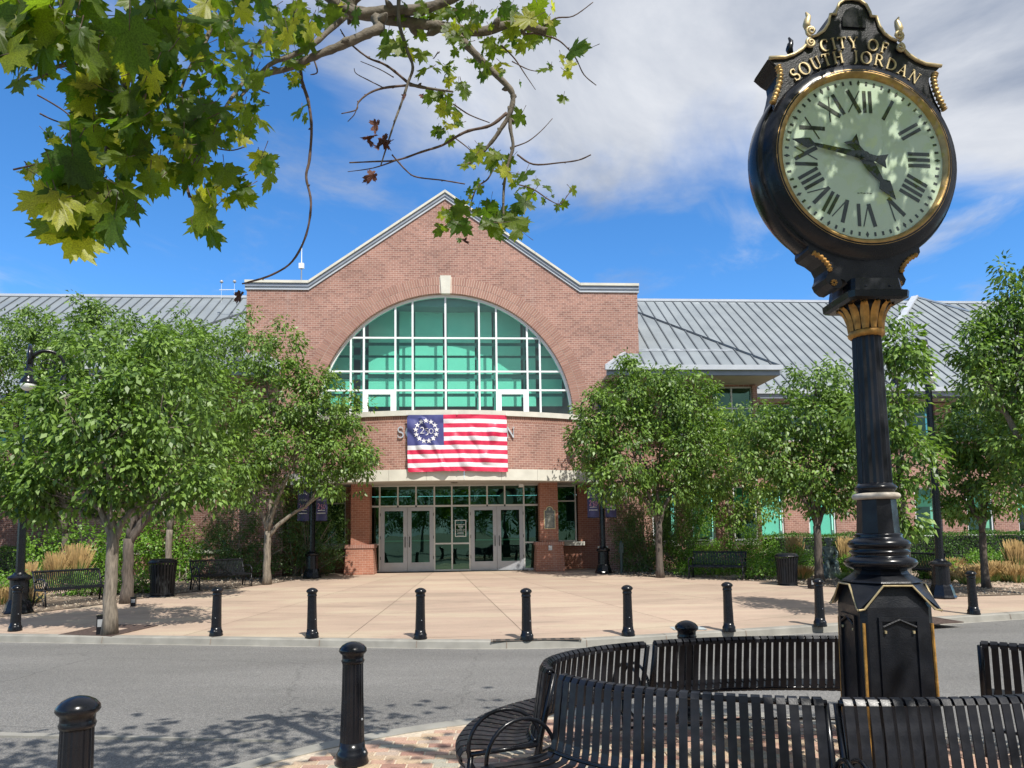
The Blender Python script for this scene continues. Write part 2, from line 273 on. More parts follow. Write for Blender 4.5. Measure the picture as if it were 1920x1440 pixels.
# ------------------------------------------------------------------ mesh helpers
class MB:
    def __init__(s): s.v=[]; s.f=[]; s.m=[]; s.uv=None
    def add(s,vs,fs,mi=0):
        k=len(s.v); s.v.extend([tuple(v) for v in vs]); s.f.extend([tuple(i+k for i in f) for f in fs]); s.m.extend([mi]*len(fs)); return s
    def box(s,x0,x1,y0,y1,z0,z1,mi=0):
        return s.add([(x0,y0,z0),(x1,y0,z0),(x1,y1,z0),(x0,y1,z0),(x0,y0,z1),(x1,y0,z1),(x1,y1,z1),(x0,y1,z1)],
            [(0,3,2,1),(4,5,6,7),(0,1,5,4),(1,2,6,5),(2,3,7,6),(3,0,4,7)],mi)
    def prism(s,poly,f0,f1,mi=0):
        "poly: 2D points; f0,f1 map (a,b)->3D for the two caps"
        n=len(poly); s.add([f0(*p) for p in poly]+[f1(*p) for p in poly],
            [tuple(range(n)),tuple(range(2*n-1,n-1,-1))]+[(i,i+n,(i+1)%n+n,(i+1)%n) for i in range(n)],mi); return s
    def lathe(s,prof,c=(0,0,0),seg=20,mi=0,rot=0,flute=0,caps=True):
        vs=[];fs=[]
        for r,z in prof:
            for i in range(seg):
                a=rot+2*math.pi*i/seg; rr=r*(1-flute*(i%2)); vs.append((c[0]+rr*math.cos(a),c[1]+rr*math.sin(a),c[2]+z))
        for j in range(len(prof)-1):
            for i in range(seg):
                a=j*seg+i; b=j*seg+(i+1)%seg; fs.append((a,b,b+seg,a+seg))
        if caps: fs.append(tuple(range(seg-1,-1,-1))); k=(len(prof)-1)*seg; fs.append(tuple(range(k,k+seg)))
        return s.add(vs,fs,mi)
    def tube(s,pts,rad,seg=6,mi=0,close=False):
        pts=[Vector(p) for p in pts]; n=len(pts)
        if not hasattr(rad,'__len__'): rad=[rad]*n
        vs=[];fs=[]; up=None
        for i,p in enumerate(pts):
            if close: t=pts[(i+1)%n]-pts[i-1]
            else: t=pts[min(i+1,n-1)]-pts[max(i-1,0)]
            if t.length<1e-9: t=Vector((0,0,1))
            t.normalize()
            if up is None: up=t.orthogonal().normalized()
            up=(up-t*up.dot(t)); up=up.normalized() if up.length>1e-6 else t.orthogonal().normalized()
            w=t.cross(up)
            for k in range(seg):
                a=2*math.pi*k/seg; vs.append(p+(up*math.cos(a)+w*math.sin(a))*rad[i])
        m=n if close else n-1
        for i in range(m):
            for k in range(seg):
                a=i*seg+k; b=i*seg+(k+1)%seg; j=((i+1)%n-i)*seg; fs.append((a,b,b+j,a+j))
        if not close: fs.append(tuple(range(seg-1,-1,-1))); fs.append(tuple(range((n-1)*seg,n*seg)))
        return s.add(vs,fs,mi)
    def sweep(s,prof,path_f,n,mi=0): pass
    def mesh(s,name,mats,smooth=False,uv=False):
        me=bpy.data.meshes.new(name); me.from_pydata(s.v,[],s.f)
        for m in (mats if isinstance(mats,(list,tuple)) else [mats]): me.materials.append(m)
        if max(s.m,default=0)>0: me.polygons.foreach_set('material_index',s.m)
        if smooth: me.polygons.foreach_set('use_smooth',[True]*len(me.polygons))
        if uv:
            l=me.uv_layers.new(name='UVMap')
            for p in me.polygons:
                nx,ny,nz=abs(p.normal.x),abs(p.normal.y),abs(p.normal.z)
                for li in p.loop_indices:
                    c=me.vertices[me.loops[li].vertex_index].co
                    if callable(uv): q=uv(c,p.normal)
                    elif nz>.75: q=(c.x,c.y)
                    elif nx>ny: q=(c.y,c.z)
                    else: q=(c.x,c.z)
                    l.data[li].uv=q
        me.update(); return me
    def build(s,name,mats,parent=None,smooth=False,uv=False,**k):
        o=bpy.data.objects.new(name,s.mesh(name,mats,smooth,uv)); COL.objects.link(o)
        if parent: o.parent=parent
        for a,b in k.items(): o[a]=b
        if smooth=='auto':pass
        return o
def empty(name,loc=(0,0,0),rz=0,**k):
    o=bpy.data.objects.new(name,None); COL.objects.link(o); o.location=loc; o.rotation_euler=(0,0,rz); o.empty_display_size=.2
    for a,b in k.items(): o[a]=b
    return o
def link(name,me,parent=None,loc=(0,0,0),rot=(0,0,0),**k):
    o=bpy.data.objects.new(name,me); COL.objects.link(o); o.location=loc; o.rotation_euler=rot
    if parent: o.parent=parent
    for a,b in k.items(): o[a]=b
    return o
def kids(o): return [c for c in bpy.data.objects if c.parent==o]
def copy_tree(o,parent=None):
    c=o.copy(); COL.objects.link(c); c.parent=parent
    for ch in list(o.children): copy_tree(ch,c)
    return c
def clip(poly,conv):
    "Sutherland-Hodgman; conv counter-clockwise"
    out=list(poly)
    for i in range(len(conv)):
        a=conv[i]; b=conv[(i+1)%len(conv)]; inp=out; out=[]
        def side(p): return (b[0]-a[0])*(p[1]-a[1])-(b[1]-a[1])*(p[0]-a[0])
        for j in range(len(inp)):
            p=inp[j-1]; q=inp[j]; sp,sq=side(p),side(q)
            if (sp>=0)!=(sq>=0):
                t=sp/(sp-sq); out.append((p[0]+(q[0]-p[0])*t,p[1]+(q[1]-p[1])*t))
            if sq>=0: out.append(q)
        if not out: return []
    return out
# leaves: one mesh of many small folded quads
def leafmesh(name,pos,dirs,nrm,length,width,rnd,m):
    n=len(pos); dirs=dirs/np.linalg.norm(dirs,axis=1)[:,None]
    side=np.cross(dirs,nrm); side/= (np.linalg.norm(side,axis=1)[:,None]+1e-9); nn=np.cross(side,dirs)
    Ln=length[:,None]; Wd=width[:,None]
    v=np.empty((n,4,3)); v[:,0]=pos; v[:,1]=pos+dirs*Ln*.45+side*Wd*.5+nn*Wd*.18; v[:,2]=pos+dirs*Ln-nn*Ln*.12; v[:,3]=pos+dirs*Ln*.45-side*Wd*.5+nn*Wd*.18
    me=bpy.data.meshes.new(name); me.vertices.add(n*4); me.vertices.foreach_set('co',v.reshape(-1).astype(np.float32))
    me.loops.add(n*4); me.loops.foreach_set('vertex_index',np.arange(n*4,dtype=np.int32))
    me.polygons.add(n); me.polygons.foreach_set('loop_start',(np.arange(n)*4).astype(np.int32)); 
    try: me.polygons.foreach_set('loop_total',np.full(n,4,dtype=np.int32))
    except Exception: pass
    me.update(calc_edges=True)
    a=me.attributes.new('rnd','FLOAT','POINT'); a.data.foreach_set('value',np.repeat(rnd,4).astype(np.float32))
    me.materials.append(m); return me
def foliage(blobs,per,leaf=.09,cl=.17,seed=0,droop=.5,shell=.55,ratio=.5,dens=1.0,yel=0.0,gap=0):
    "blobs: (centre, rx,ry,rz). Returns arrays of leaves gathered in rosettes near the blob surfaces."
    g=np.random.default_rng(seed); P=[];D=[];Nn=[];Q=[]
    for (c,rx,ry,rz) in blobs:
        area=4*math.pi*((rx*ry)**1.6/3+(rx*rz)**1.6/3+(ry*rz)**1.6/3)**(1/1.6)
        k=max(4,int(area/(cl*cl*2.2)*dens))
        d=g.normal(size=(k,3)); d/=np.linalg.norm(d,axis=1)[:,None]
        # lumpy radius, so that the outline is uneven
        lump=1+.16*np.sin(d[:,0]*5+seed)+.14*np.sin(d[:,2]*6+d[:,1]*4+seed*2)+.10*np.sin(d[:,0]*11+d[:,2]*9)
        r=(shell+(1-shell)*g.random(k)**.6)*lump+g.exponential(.035,k)
        cc=np.array(c)+d*r[:,None]*np.array([rx,ry,rz])
        out=d.copy()
        if gap:                                  # clumps and see-through pockets
            f_=np.sin(cc[:,0]*4.3+cc[:,2]*1.9+seed)*np.sin(cc[:,2]*5.1-cc[:,1]*2.3+seed*1.7)+.6*np.sin(cc[:,0]*8.7-cc[:,2]*7.3+cc[:,1]*6.1)*np.sin(cc[:,1]*7.9+seed)
            keep=(f_>-gap)|(g.random(k)<.25); cc=cc[keep]; out=out[keep]; k=len(cc)
        m=per
        lp=np.repeat(cc,m,0); od=np.repeat(out,m,0)
        j=g.normal(size=(k*m,3)); j/=np.linalg.norm(j,axis=1)[:,None]
        lp=lp+j*cl*(g.random(k*m)**.5)[:,None]*np.array([1,1,.8])
        dr=j*.9+od*.5+np.array([0,0,-droop]); 
        nm=np.array([0.1,-.15,1.0])+g.normal(size=(k*m,3))*.55+od*.35
        P.append(lp);D.append(dr);Nn.append(nm)
        base=np.repeat(g.random(k),m)*.35+g.random(k*m)*.62+yel*g.random(k*m); Q.append(np.clip(base,0,1))
    P=np.concatenate(P);D=np.concatenate(D);Nn=np.concatenate(Nn);Q=np.concatenate(Q); n=len(P)
    Ls=leaf*(.7+.6*g.random(n)); return P,D,Nn,Ls,Ls*ratio*(.85+.3*g.random(n)),Q
# ================================================================== GROUND, ROAD, PLAZA
MB().add([(-900,-900,-.9),(900,-900,-.9),(900,1500,-.9),(-900,1500,-.9)],[(0,1,2,3)]).build('ground',earth,kind='structure')
def roadz(y): return -.12 if y<7 else -.12-.03*(min(y,22)-7)
rb=MB()
def offs(P,d):
    o=[]
    for i,p in enumerate(P):
        a=Vector(P[max(i-1,0)]);b=Vector(P[min(i+1,len(P)-1)]); t=(b-a).normalized(); nn=Vector((-t.y,t.x)); o.append((p[0]+nn.x*d,p[1]+nn.y*d))
    return o
# road edge: a wide arc bulging towards the island
CURB=offs([(-40,18.05),(-26,16.07),(-17,14.81),(-10.28,13.88),(-7.94,13.56),(-5.72,13.26),(-3.59,12.975),(-1.77,12.735),(-.14,12.58),(1.3,12.66),(2.81,13.0),(4.42,13.42),(6.77,14.04),(10.64,15.07),(17,16.8),(26,19.3),(40,23.3)],.17)

OUT=[(p[0],p[1]) for p in CURB]+[(40,60),(-40,60)]     # counter-clockwise
pb=MB(); n=len(OUT)
def plane_poly(mb,poly,dz,mi=0):
    "triangle-fan sheet on the plaza slope, split at the facade line"
    for part in (1,-1):
        ln=[(BO.x-bex.x*100,BO.y-bex.y*100),(BO.x+bex.x*100,BO.y+bex.y*100)]
        hp=[ln[0],ln[1],(ln[1][0]+bey.x*200,ln[1][1]+bey.y*200),(ln[0][0]+bey.x*200,ln[0][1]+bey.y*200)] if part>0 else [ln[0],(ln[0][0]-bey.x*200,ln[0][1]-bey.y*200),(ln[1][0]-bey.x*200,ln[1][1]-bey.y*200),ln[1]]
        q=clip(poly,hp)
        if len(q)>2: mb.add([(x,y,gz(x,y)+dz) for x,y in q],[tuple(range(len(q)))],mi)
plane_poly(pb,OUT,-.012)
pb.build('plaza_bed',joint,kind='structure')
# kerb face and gutter along the plaza
kb=MB(); prof=[(-.20,-.135),(-.165,-.128),(-.145,-.02),(-.12,0.0),(.03,0.0),(.03,-.1)]
def offs(P,d):
    o=[]
    for i,p in enumerate(P):
        a=Vector(P[max(i-1,0)]);b=Vector(P[min(i+1,len(P)-1)]); t=(b-a).normalized(); nn=Vector((-t.y,t.x)); o.append((p[0]+nn.x*d,p[1]+nn.y*d))
    return o
def refine(P,step=.6):
    out=[]
    for i in range(len(P)-1):
        p0=Vector(P[max(i-1,0)]);p1=Vector(P[i]);p2=Vector(P[i+1]);p3=Vector(P[min(i+2,len(P)-1)])
        k=max(1,int((p2-p1).length/step))
        for j in range(k):
            t=j/k; q=.5*((2*p1)+(p2-p0)*t+(2*p0-5*p1+4*p2-p3)*t*t+(3*p1-p0-3*p2+p3)*t**3); out.append((q.x,q.y))
    out.append(tuple(P[-1])); return out
CR=refine(CURB); vs=[];fs=[]
for u,dz in prof:
    L_=offs(CR,u)
    for x,y in L_: vs.append((x,y,gz(x,y)+dz+.002))
m_=len(CR)
for j in range(len(prof)-1):
    for i in range(m_-1): fs.append((j*m_+i,j*m_+i+1,(j+1)*m_+i+1,(j+1)*m_+i))
kb.add(vs,fs); kb.build('plaza_kerb',kerbm,kind='structure')
rb=MB(); E1=[(-300,50)]+offs(CR,-.185)+[(300,90)]; vs=[];fs=[]
for x,y in E1:
    xx=max(-90,min(90,x)); vs+=[(x,-60,-.12),(x,7,-.12),(x,y,gz(max(-40,min(40,x)),y)-.133 if abs(x)<50 else -.133)]
for i in range(len(E1)-1):
    fs+=[(i*3,i*3+3,i*3+4,i*3+1),(i*3+1,i*3+4,i*3+5,i*3+2)]
rb.add(vs,fs); rb.build('road',asph,kind='structure')
jm=MB(); PJ=refine(CURB,2.6)
for i in range(2,len(PJ)-2):
    a=Vector(PJ[i-1]);b=Vector(PJ[i+1]); t=(b-a).normalized(); nn=Vector((-t.y,t.x)); c=Vector(PJ[i]); z=gz(c.x,c.y)
    for u0,u1,z0,z1 in ((-.175,-.148,-.128,-.015),(-.12,.03,0,0)):
        p,q=c+nn*u0,c+nn*u1; e=.0035; w=t*.007
        jm.add([(p.x-w.x,p.y-w.y,z+z0+e),(p.x+w.x,p.y+w.y,z+z0+e),(q.x+w.x,q.y+w.y,z+z1+e),(q.x-w.x,q.y-w.y,z+z1+e)],[(0,1,2,3)])
jm.build('kerb_joints',joint,kind='structure')
# paving slabs: a fan of joints spreading from the entrance
INNER=offs(CURB,.036)
PLZ=INNER+[(40,27.8),(-40,27.8)]
plz_root=empty('plaza_pavement',(0,0,0),kind='structure')
fc=(-3.1,33.3); rings=[5.5,9.4,13.2,17.0,20.3,24,30,38]; angs=[a*9.4 for a in range(-7,8)]
slabc=0
for ri in range(len(rings)-1):
    for ai in range(len(angs)-1):
        g_=.006; r0,r1=rings[ri]+g_,rings[ri+1]-g_
        P=[]
        for r,sgn in ((r0,1),(r1,-1)):
            a0=R(angs[ai])+g_/r; a1=R(angs[ai+1])-g_/r
            st=[a0+(a1-a0)*k/4 for k in range(5)]
            if sgn<0: st=st[::-1]
            for a in st: P.append((fc[0]+r*math.sin(a),fc[1]-r*math.cos(a)))
        P=P[::-1]
        ar=sum(P[i-1][0]*P[i][1]-P[i][0]*P[i-1][1] for i in range(len(P)))
        if ar<0: P=P[::-1]
        q=P
        # clip by the kerb line (convex enough) 
        q=clip(q,INNER+[(40,60),(-40,60)])
        if len(q)<3: continue
        sb=MB(); plane_poly(sb,q,0.0)
        if not sb.v: continue
        sb.build('paving_slab',conc,plz_root); slabc+=1
# storm drain inlet in the far kerb
di=empty('storm_drain',(plaza(1005,1200).x,12.77,0),R(2),label='dark slotted storm drain inlet set in the far kerb below the middle bollards',category='drain')
zz=gz(di.location.x,di.location.y)
MB().box(-.78,.78,-.16,.06,zz+.001,zz+.007).build('inlet_plate',mat('drain_brown',(0.10,0.08,0.065),.9),di)
for s_ in (-1,1): MB().box(s_*.8-.012,s_*.8+.012,-.16,.07,zz-.01,zz+.008).build('inlet_joint',joint,di)
for i in range(9): MB().box(-.72+i*.165,-.64+i*.165,-.13,.03,zz+.0072,zz+.009).build('slot',dark,di)

# ---- the island with clock, benches, pavers
IC=(1.08,2.85); IR=4.08
ib=MB(); sg=96
ib.lathe([(IR+.20,-.125),(IR+.18,-.01),(IR+.16,0.002),(IR-.02,0.002),(IR-.02,-.05)],(IC[0],IC[1],0),sg,caps=False)
ib.build('island_kerb',kerbm,kind='structure')
ig=MB(); ig.lathe([(IR+.52,-.117),(IR+.18,-.113)],(IC[0],IC[1],0),sg,caps=False); ig.build('island_gutter',kerbm,kind='structure')
isl=empty('island_paving',(0,0,0),kind='structure')
cz=MB(); cz.add([(IC[0]+IR*math.cos(a*2*math.pi/64),IC[1]+IR*math.sin(a*2*math.pi/64),-.006) for a in range(64)],[tuple(range(64))]); cz.build('sand_joints',mat('joint_sand',(0.50,0.42,0.32),1,0,.2,30,.2,80),isl)
pw,pl,ph=.098,.198,.012; gp=.004
pm=MB(); pm.add([(-pl/2+gp,-pw/2+gp,-.01),(pl/2-gp,-pw/2+gp,-.01),(pl/2-gp,pw/2-gp,-.01),(-pl/2+gp,pw/2-gp,-.01),(-pl/2+gp+.004,-pw/2+gp+.004,.0),(pl/2-gp-.004,-pw/2+gp+.004,.0),(pl/2-gp-.004,pw/2-gp-.004,.0),(-pl/2+gp+.004,pw/2-gp-.004,.0)],[(4,5,6,7),(0,1,5,4),(1,2,6,5),(2,3,7,6),(3,0,4,7)])
pme=pm.mesh('paver_brick',paver_o); pls=[]
for j in range(-45,45):
    for i in range(-25,26):
        x=i*(pl+.004)+(j%2)*.101+IC[0]; y=j*(pw+.003)+IC[1]
        if (abs(x-IC[0])+pl/2)**2+(abs(y-IC[1])+pw/2)**2<(IR-.015)**2: pls.append((x,y))
def psc(p):
    x,y=p
    if y<4.6: return 99+abs(y)
    return (0 if -2.6<x<.9 else 5)+abs(y-5.7)*.6+abs(x+.6)*.3
pls.sort(key=psc); im=MB()
for k,(x,y) in enumerate(pls):
    z=.002+random.uniform(-.0022,.0022)
    if k<300: link('paver',pme,isl,(x,y,z),(random.uniform(-.012,.012),random.uniform(-.006,.006),random.uniform(-.008,.008)))
    else:
        im.add([(a+x,b+y,c+z) for a,b,c in pm.v],pm.f)
im.build('paver_field',paver_i,isl,kind='stuff')
# low concrete nose of the lane divider
nb=MB(); a=Vector((-9,7.35)); b=Vector((-2.12,6.55)); t=(b-a).normalized(); w=Vector((-t.y,t.x))*.13
nb.add([(a.x-w.x,a.y-w.y,-.10),(b.x,b.y,-.10),(a.x+w.x,a.y+w.y,-.10),(a.x-w.x,a.y-w.y,-.14),(b.x,b.y,-.14),(a.x+w.x,a.y+w.y,-.14)],[(0,1,2),(0,3,4,1),(1,4,5,2),(2,5,3,0)])
nb.build('lane_divider_kerb',kerbm,kind='structure')

# ================================================================== THE BUILDING
bld=empty('city_hall',BO,BA,label='red brick civic building with arched green glass window and standing seam roof wings',category='building')
X0=-.2
def bow(x): return -1.7*(1-((x-X0)/6.1)**2)
def arcp(r,a0,a1,n,c=(X0,5.95)): return [(c[0]+r*math.cos(a0+(a1-a0)*i/n),c[1]+r*math.sin(a0+(a1-a0)*i/n)) for i in range(n+1)]
HG=4.97
outline=[(-7.86,3.45),(-7.86,11.02),(-5.45,11.02),(X0,14.78),(5.08,11.02),(7.45,11.02),(7.45,3.45),(X0+HG,3.45)]+arcp(HG,0,math.pi,48)+[(X0-HG,3.45)]
gw=MB(); gw.prism(outline,lambda a,b:(a,0,b),lambda a,b:(a,.38,b)); gw.build('gable_wall',brick,bld,uv=True)
# side returns of the gable block and its own roof behind
sw=MB(); 
for x0,x1 in ((-7.86,-7.5),(7.09,7.45)): sw.box(x0,x1,.382,9,3.45,11.0)
sw.build('side_wall',brick,bld,uv=True)
gr_=MB()
gr_.prism([(-7.7,10.7),(-5.45,10.9),(X0,14.55),(5.08,10.9),(7.3,10.7),(X0,10.5)],lambda a,b:(a,.4,b),lambda a,b:(a,14,b)); gr_.build('gable_roof',roofm,bld)
# low cross roofs just visible behind the shoulders
for sx in (-1,1):
    c=-1 if sx<0 else 1; X=lambda v:X0+c*v
    mb=MB(); mb.add([(X(7.1),2.6,11.3),(X(3.6),2.6,11.3),(X(5.3),6,13.25),(X(4.0),6,13.25),(X(7.1),9,11.3),(X(3.0),9,11.3)],[(0,1,3,2),(0,2,4),(2,3,5,4)])
    mb.build('shoulder_roof',roofm,bld)
# coping: light cap over grey fascia following the gable
cop=[(-7.92,11.02),(-5.50,11.02),(X0,14.78),(5.13,11.02),(7.51,11.02)]
def band(mb,P,y0,y1,z0,z1,mi=0):
    n=len(P); vs=[]
    for x,z in P: vs+= [(x,y0,z+z0),(x,y0,z+z1),(x,y1,z+z1),(x,y1,z+z0)]
    fs=[]
    for i in range(n-1):
        for k in range(4): fs.append((i*4+k,i*4+4+k,i*4+4+(k+1)%4,i*4+(k+1)%4))
    fs+=[(0,1,2,3),((n-1)*4+3,(n-1)*4+2,(n-1)*4+1,(n-1)*4)]
    mb.add(vs,fs,mi)
def seg_cap(z0,z1,y0,y1,name,m,split=None):
    for i in range(4):
        a=Vector((cop[i][0],0,cop[i][1])); b=Vector((cop[i+1][0],0,cop[i+1][1])); L_=(b-a).length
        k=max(1,round(L_/(split or 99)))
        for j in range(k):
            p=a+(b-a)*(j/k); q=a+(b-a)*((j+1)/k); g_=.006*(b-a).normalized() if split else Vector()
            mb=MB(); band(mb,[(p.x+g_.x,p.z+g_.z),(q.x-g_.x,q.z-g_.z)],y0,y1,z0,z1); mb.build(name,m,bld)
mb=MB(); band(mb,cop,-.05,.42,-.02,.09); mb.build('lower_fascia',fascial,bld)
mb=MB(); band(mb,cop,-.09,.44,.092,.225); mb.build('parapet_fascia',fascia,bld)
seg_cap(.227,.33,-.14,.5,'coping_stone',stone,2.2)
# arch ring of upright bricks, two courses, keystone
am=MB()
for r0,r1,off in ((HG,HG+.325,0),(HG+.335,HG+.66,.5)):
    nb_=int(math.pi*(r0+.16)/.098)
    for i in range(nb_):
        a=(i+off)*math.pi/nb_; da=.5*math.pi/nb_-.0085/r0
        if abs(a-math.pi/2)<.042 or a-da<0 or a+da>math.pi: continue
        yv=-.012+random.uniform(-.002,.002)
        P=[(X0+r*math.cos(t_),5.95+r*math.sin(t_)) for r,t_ in ((r0+.004,a-da),(r1,a-da),(r1,a+da),(r0+.004,a+da))]
        am.add([(x,yv,z) for x,z in P]+[(x,.05,z) for x,z in P],[(0,1,2,3),(0,4,5,1),(1,5,6,2),(2,6,7,3),(3,7,4,0)])
am.build('arch_brick',voussoir,bld,kind='stuff')
rm=MB(); q=arcp(HG+.005,0,math.pi,60); q2=arcp(HG+.66,math.pi,0,60); rm.prism(q+q2,lambda a,b:(a,-.004,b),lambda a,b:(a,.03,b)); rm.build('arch_mortar',mat('pale_mortar',(0.56,0.45,0.38),.95,0,.1,8),bld)
MB().prism([(X0-.17,5.95+HG-.02),(X0+.17,5.95+HG-.02),(X0+.215,5.95+HG+.70),(X0-.215,5.95+HG+.70)],lambda a,b:(a,-.06,b),lambda a,b:(a,.1,b)).build('keystone',stone,bld)
# ---- the arch window
WY=.22
win=MB(); q=arcp(HG-.002,0,math.pi,60); q2=arcp(HG-.10,math.pi,0,60); win.prism(q+q2,lambda a,b:(a,WY-.05,b),lambda a,b:(a,WY+.08,b)); 
aw=win.build('arch_window',white,bld)
xm=[-3.7,-3.2,-1.98,-1.31,-.02,1.30,1.98,3.2,3.7]; zt=[7.08,7.83,9.17]
Rg=HG-.05; zb=6.02
def half(x): return 5.95+math.sqrt(max(Rg*Rg-x*x,0))
def hx(z): return math.sqrt(max(Rg*Rg-(z-5.95)**2,0))
for x in xm: MB().box(X0+x-.035,X0+x+.035,WY-.06,WY+.05,zb,half(x)-.01).build('mullion',white,aw)
for z in zt:
    cuts=[-hx(z)+.02]+xm+[hx(z)-.02]
    cuts=[c for c in cuts if abs(c)<=hx(z)]
    for a,b in zip(cuts[:-1],cuts[1:]): MB().box(X0+a+.037,X0+b-.037,WY-.05,WY+.045,z-.033,z+.033).build('transom',white,aw)
MB().box(X0-Rg,X0+Rg,WY-.07,WY+.08,5.96,6.02).build('window_sill_bar',white,aw)
xs=[-Rg]+xm+[Rg]; zs=[zb]+zt+[5.95+Rg]
circ=[(Rg*math.cos(t_*2*math.pi/80),5.95+Rg*math.sin(t_*2*math.pi/80)) for t_ in range(80)]
for i in range(len(xs)-1):
    for j in range(len(zs)-1):
        q=clip([(xs[i]+.02,zs[j]+.02),(xs[i+1]-.02,zs[j]+.02),(xs[i+1]-.02,zs[j+1]-.02),(xs[i]+.02,zs[j+1]-.02)],circ)
        if len(q)<3: continue
        MB().add([(X0+a,WY,b) for a,b in q],[tuple(range(len(q)))]).build('pane',glass_up,aw)
        if i in (2,7) and j==0:      # opening casements with thick white frames
            fr=MB(); a,b,c,d=xs[i]+.04,xs[i+1]-.04,zb+.0,zt[0]-.035
            for bx in ((a,a+.14,c,d),(b-.14,b,c,d),(a+.142,b-.142,d-.13,d),(a+.142,b-.142,c,c+.08)): fr.box(X0+bx[0],X0+bx[1],WY-.09,WY-.02,bx[2],bx[3])
            fr.build('casement_frame',white,aw)
# room behind: floor, ceiling, side walls, roller shades with dark gaps
rmb=MB(); rmb.box(X0-5.2,X0+5.2,.5,7,5.5,5.92); rmb.box(X0-5.6,X0-5.3,.5,7,5.9,11); rmb.box(X0+5.3,X0+5.6,.5,7,5.9,11); rmb.box(X0-5.6,X0+5.6,7,7.2,5.9,11)
rmb.build('upper_room',mat('room_teal',(0.10,0.22,0.20),.9),bld)
for (z0,z1,mm) in ((9.25,10.75,shadel),(8.72,9.12,shade),(7.95,8.62,shade),(7.15,7.74,shade),(6.62,7.02,shade)):
    for a,b in ((-4.7,-3.75),(-3.15,-2.02),(-1.92,-1.38),(-1.28,-.16),(.02,1.14),(1.36,1.84),(2.04,3.02),(3.3,3.62),(3.8,4.7)):
        MB().box(X0+a,X0+b,1.15,1.17,z0,z1).build('roller_shade',mm,bld)
bm=MB()
for z in (9.18,8.67,7.85,7.09): bm.box(X0-4.8,X0+4.8,1.25,1.4,z-.09,z+.09)
for x in (-3.45,-1.97,-1.33,-.07,1.25,1.94,3.16): bm.box(X0+x-.04,X0+x+.04,1.25,1.4,6,10.6)
bm.build('shade_pelmet',mat('pelmet_teal',(0.12,0.25,0.24),.8),bld)
# ---- the bowed balcony front
bx=[X0-6.1+12.2*i/44 for i in range(45)]
def bowstrip(mb,z0,z1,d0,d1,x0=-9,x1=9,mi=0):
    X=[x for x in bx if x0<=x<=x1]; n=len(X); vs=[]
    for x in X: vs+=[(x,bow(x)-d0,z0),(x,bow(x)-d0,z1),(x,bow(x)+d1,z1),(x,bow(x)+d1,z0)]
    fs=[]
    for i in range(n-1):
        for k in range(4): fs.append((i*4+k,i*4+4+k,i*4+4+(k+1)%4,i*4+(k+1)%4))
    fs+=[(0,1,2,3),((n-1)*4+3,(n-1)*4+2,(n-1)*4+1,(n-1)*4)]
    mb.add(vs,fs,mi); return mb
buv=lambda c,nrm:(c.x*1.01,c.z)
bowstrip(MB(),3.81,5.55,0,.3).build('balcony_brick',brick,bld,uv=buv)
bowstrip(MB(),5.55,5.765,.006,.3).build('balcony_soldier_course',soldier,bld,uv=buv)
bowstrip(MB(),5.767,5.955,.09,.35).build('balcony_sill',stone,bld)
for i in range(9):
    a=X0-6.1+i*12.2/9; b=a+12.2/9
    n=6; vs=[];fs=[]
    for k in range(n+1):
        x=a+.004+(b-a-.008)*k/n; vs+=[(x,bow(x)-.06,3.40),(x,bow(x)-.06,3.808),(x,bow(x)+.3,3.808),(x,bow(x)+.3,3.40)]
    for k in range(n):
        for e in range(4): fs.append((k*4+e,k*4+4+e,k*4+4+(e+1)%4,k*4+(e+1)%4))
    fs+=[(0,1,2,3),(n*4+3,n*4+2,n*4+1,n*4)]
    MB().add(vs,fs).build('beam_stone',stone,bld)
sf=MB(); 
for zc,z1,m_ in ((5.93,5.9505,0),): pass
P=[(x,bow(x)+.1) for x in bx]+[(5.9,.36),(-6.3,.36)]
sf.prism(P,lambda a,b:(a,b,5.90),lambda a,b:(a,b,5.94)); sf.build('balcony_deck',stone,bld)
sf=MB(); P=[(x,bow(x)+.02) for x in bx]+[(5.9,1.6),(-6.3,1.6)]; sf.prism(P,lambda a,b:(a,b,3.41),lambda a,b:(a,b,3.46)); sf.build('canopy_soffit',soffit,bld)
MB().lathe([(.12,0),(.13,-.03),(.05,-.05)],(0.1,-.6,3.41),16).build('soffit_light',mat('recessed_light',(0.2,0.18,0.15),.5),bld)
MB().box(2.62,2.80,.55,.72,3.28,3.40).build('security_camera',white,bld)
# ---- brick piers with battered bases
for x0,x1 in ((-3.83,-3.13),(3.38,4.08)):
    pr=empty('brick_pier',(0,0,0)); pr.parent=bld
    MB().box(x0,x1,-.02,.62,1.12,3.41).build('shaft',brickp,pr,uv=True)
    MB().box(x0-.19,x1+.19,-.21,.81,.985,1.12).build('cap_course',soldier,pr,uv=True)
    a,b,c,d=x0-.15,x1+.15,x0-.21,x1+.21
    MB().add([(c,-.23,0),(d,-.23,0),(d,.83,0),(c,.83,0),(a,-.17,.985),(b,-.17,.985),(b,.77,.985),(a,.77,.985)],[(0,3,2,1),(4,5,6,7),(0,1,5,4),(1,2,6,5),(2,3,7,6),(3,0,4,7)]).build('base',brickp,pr,uv=True)
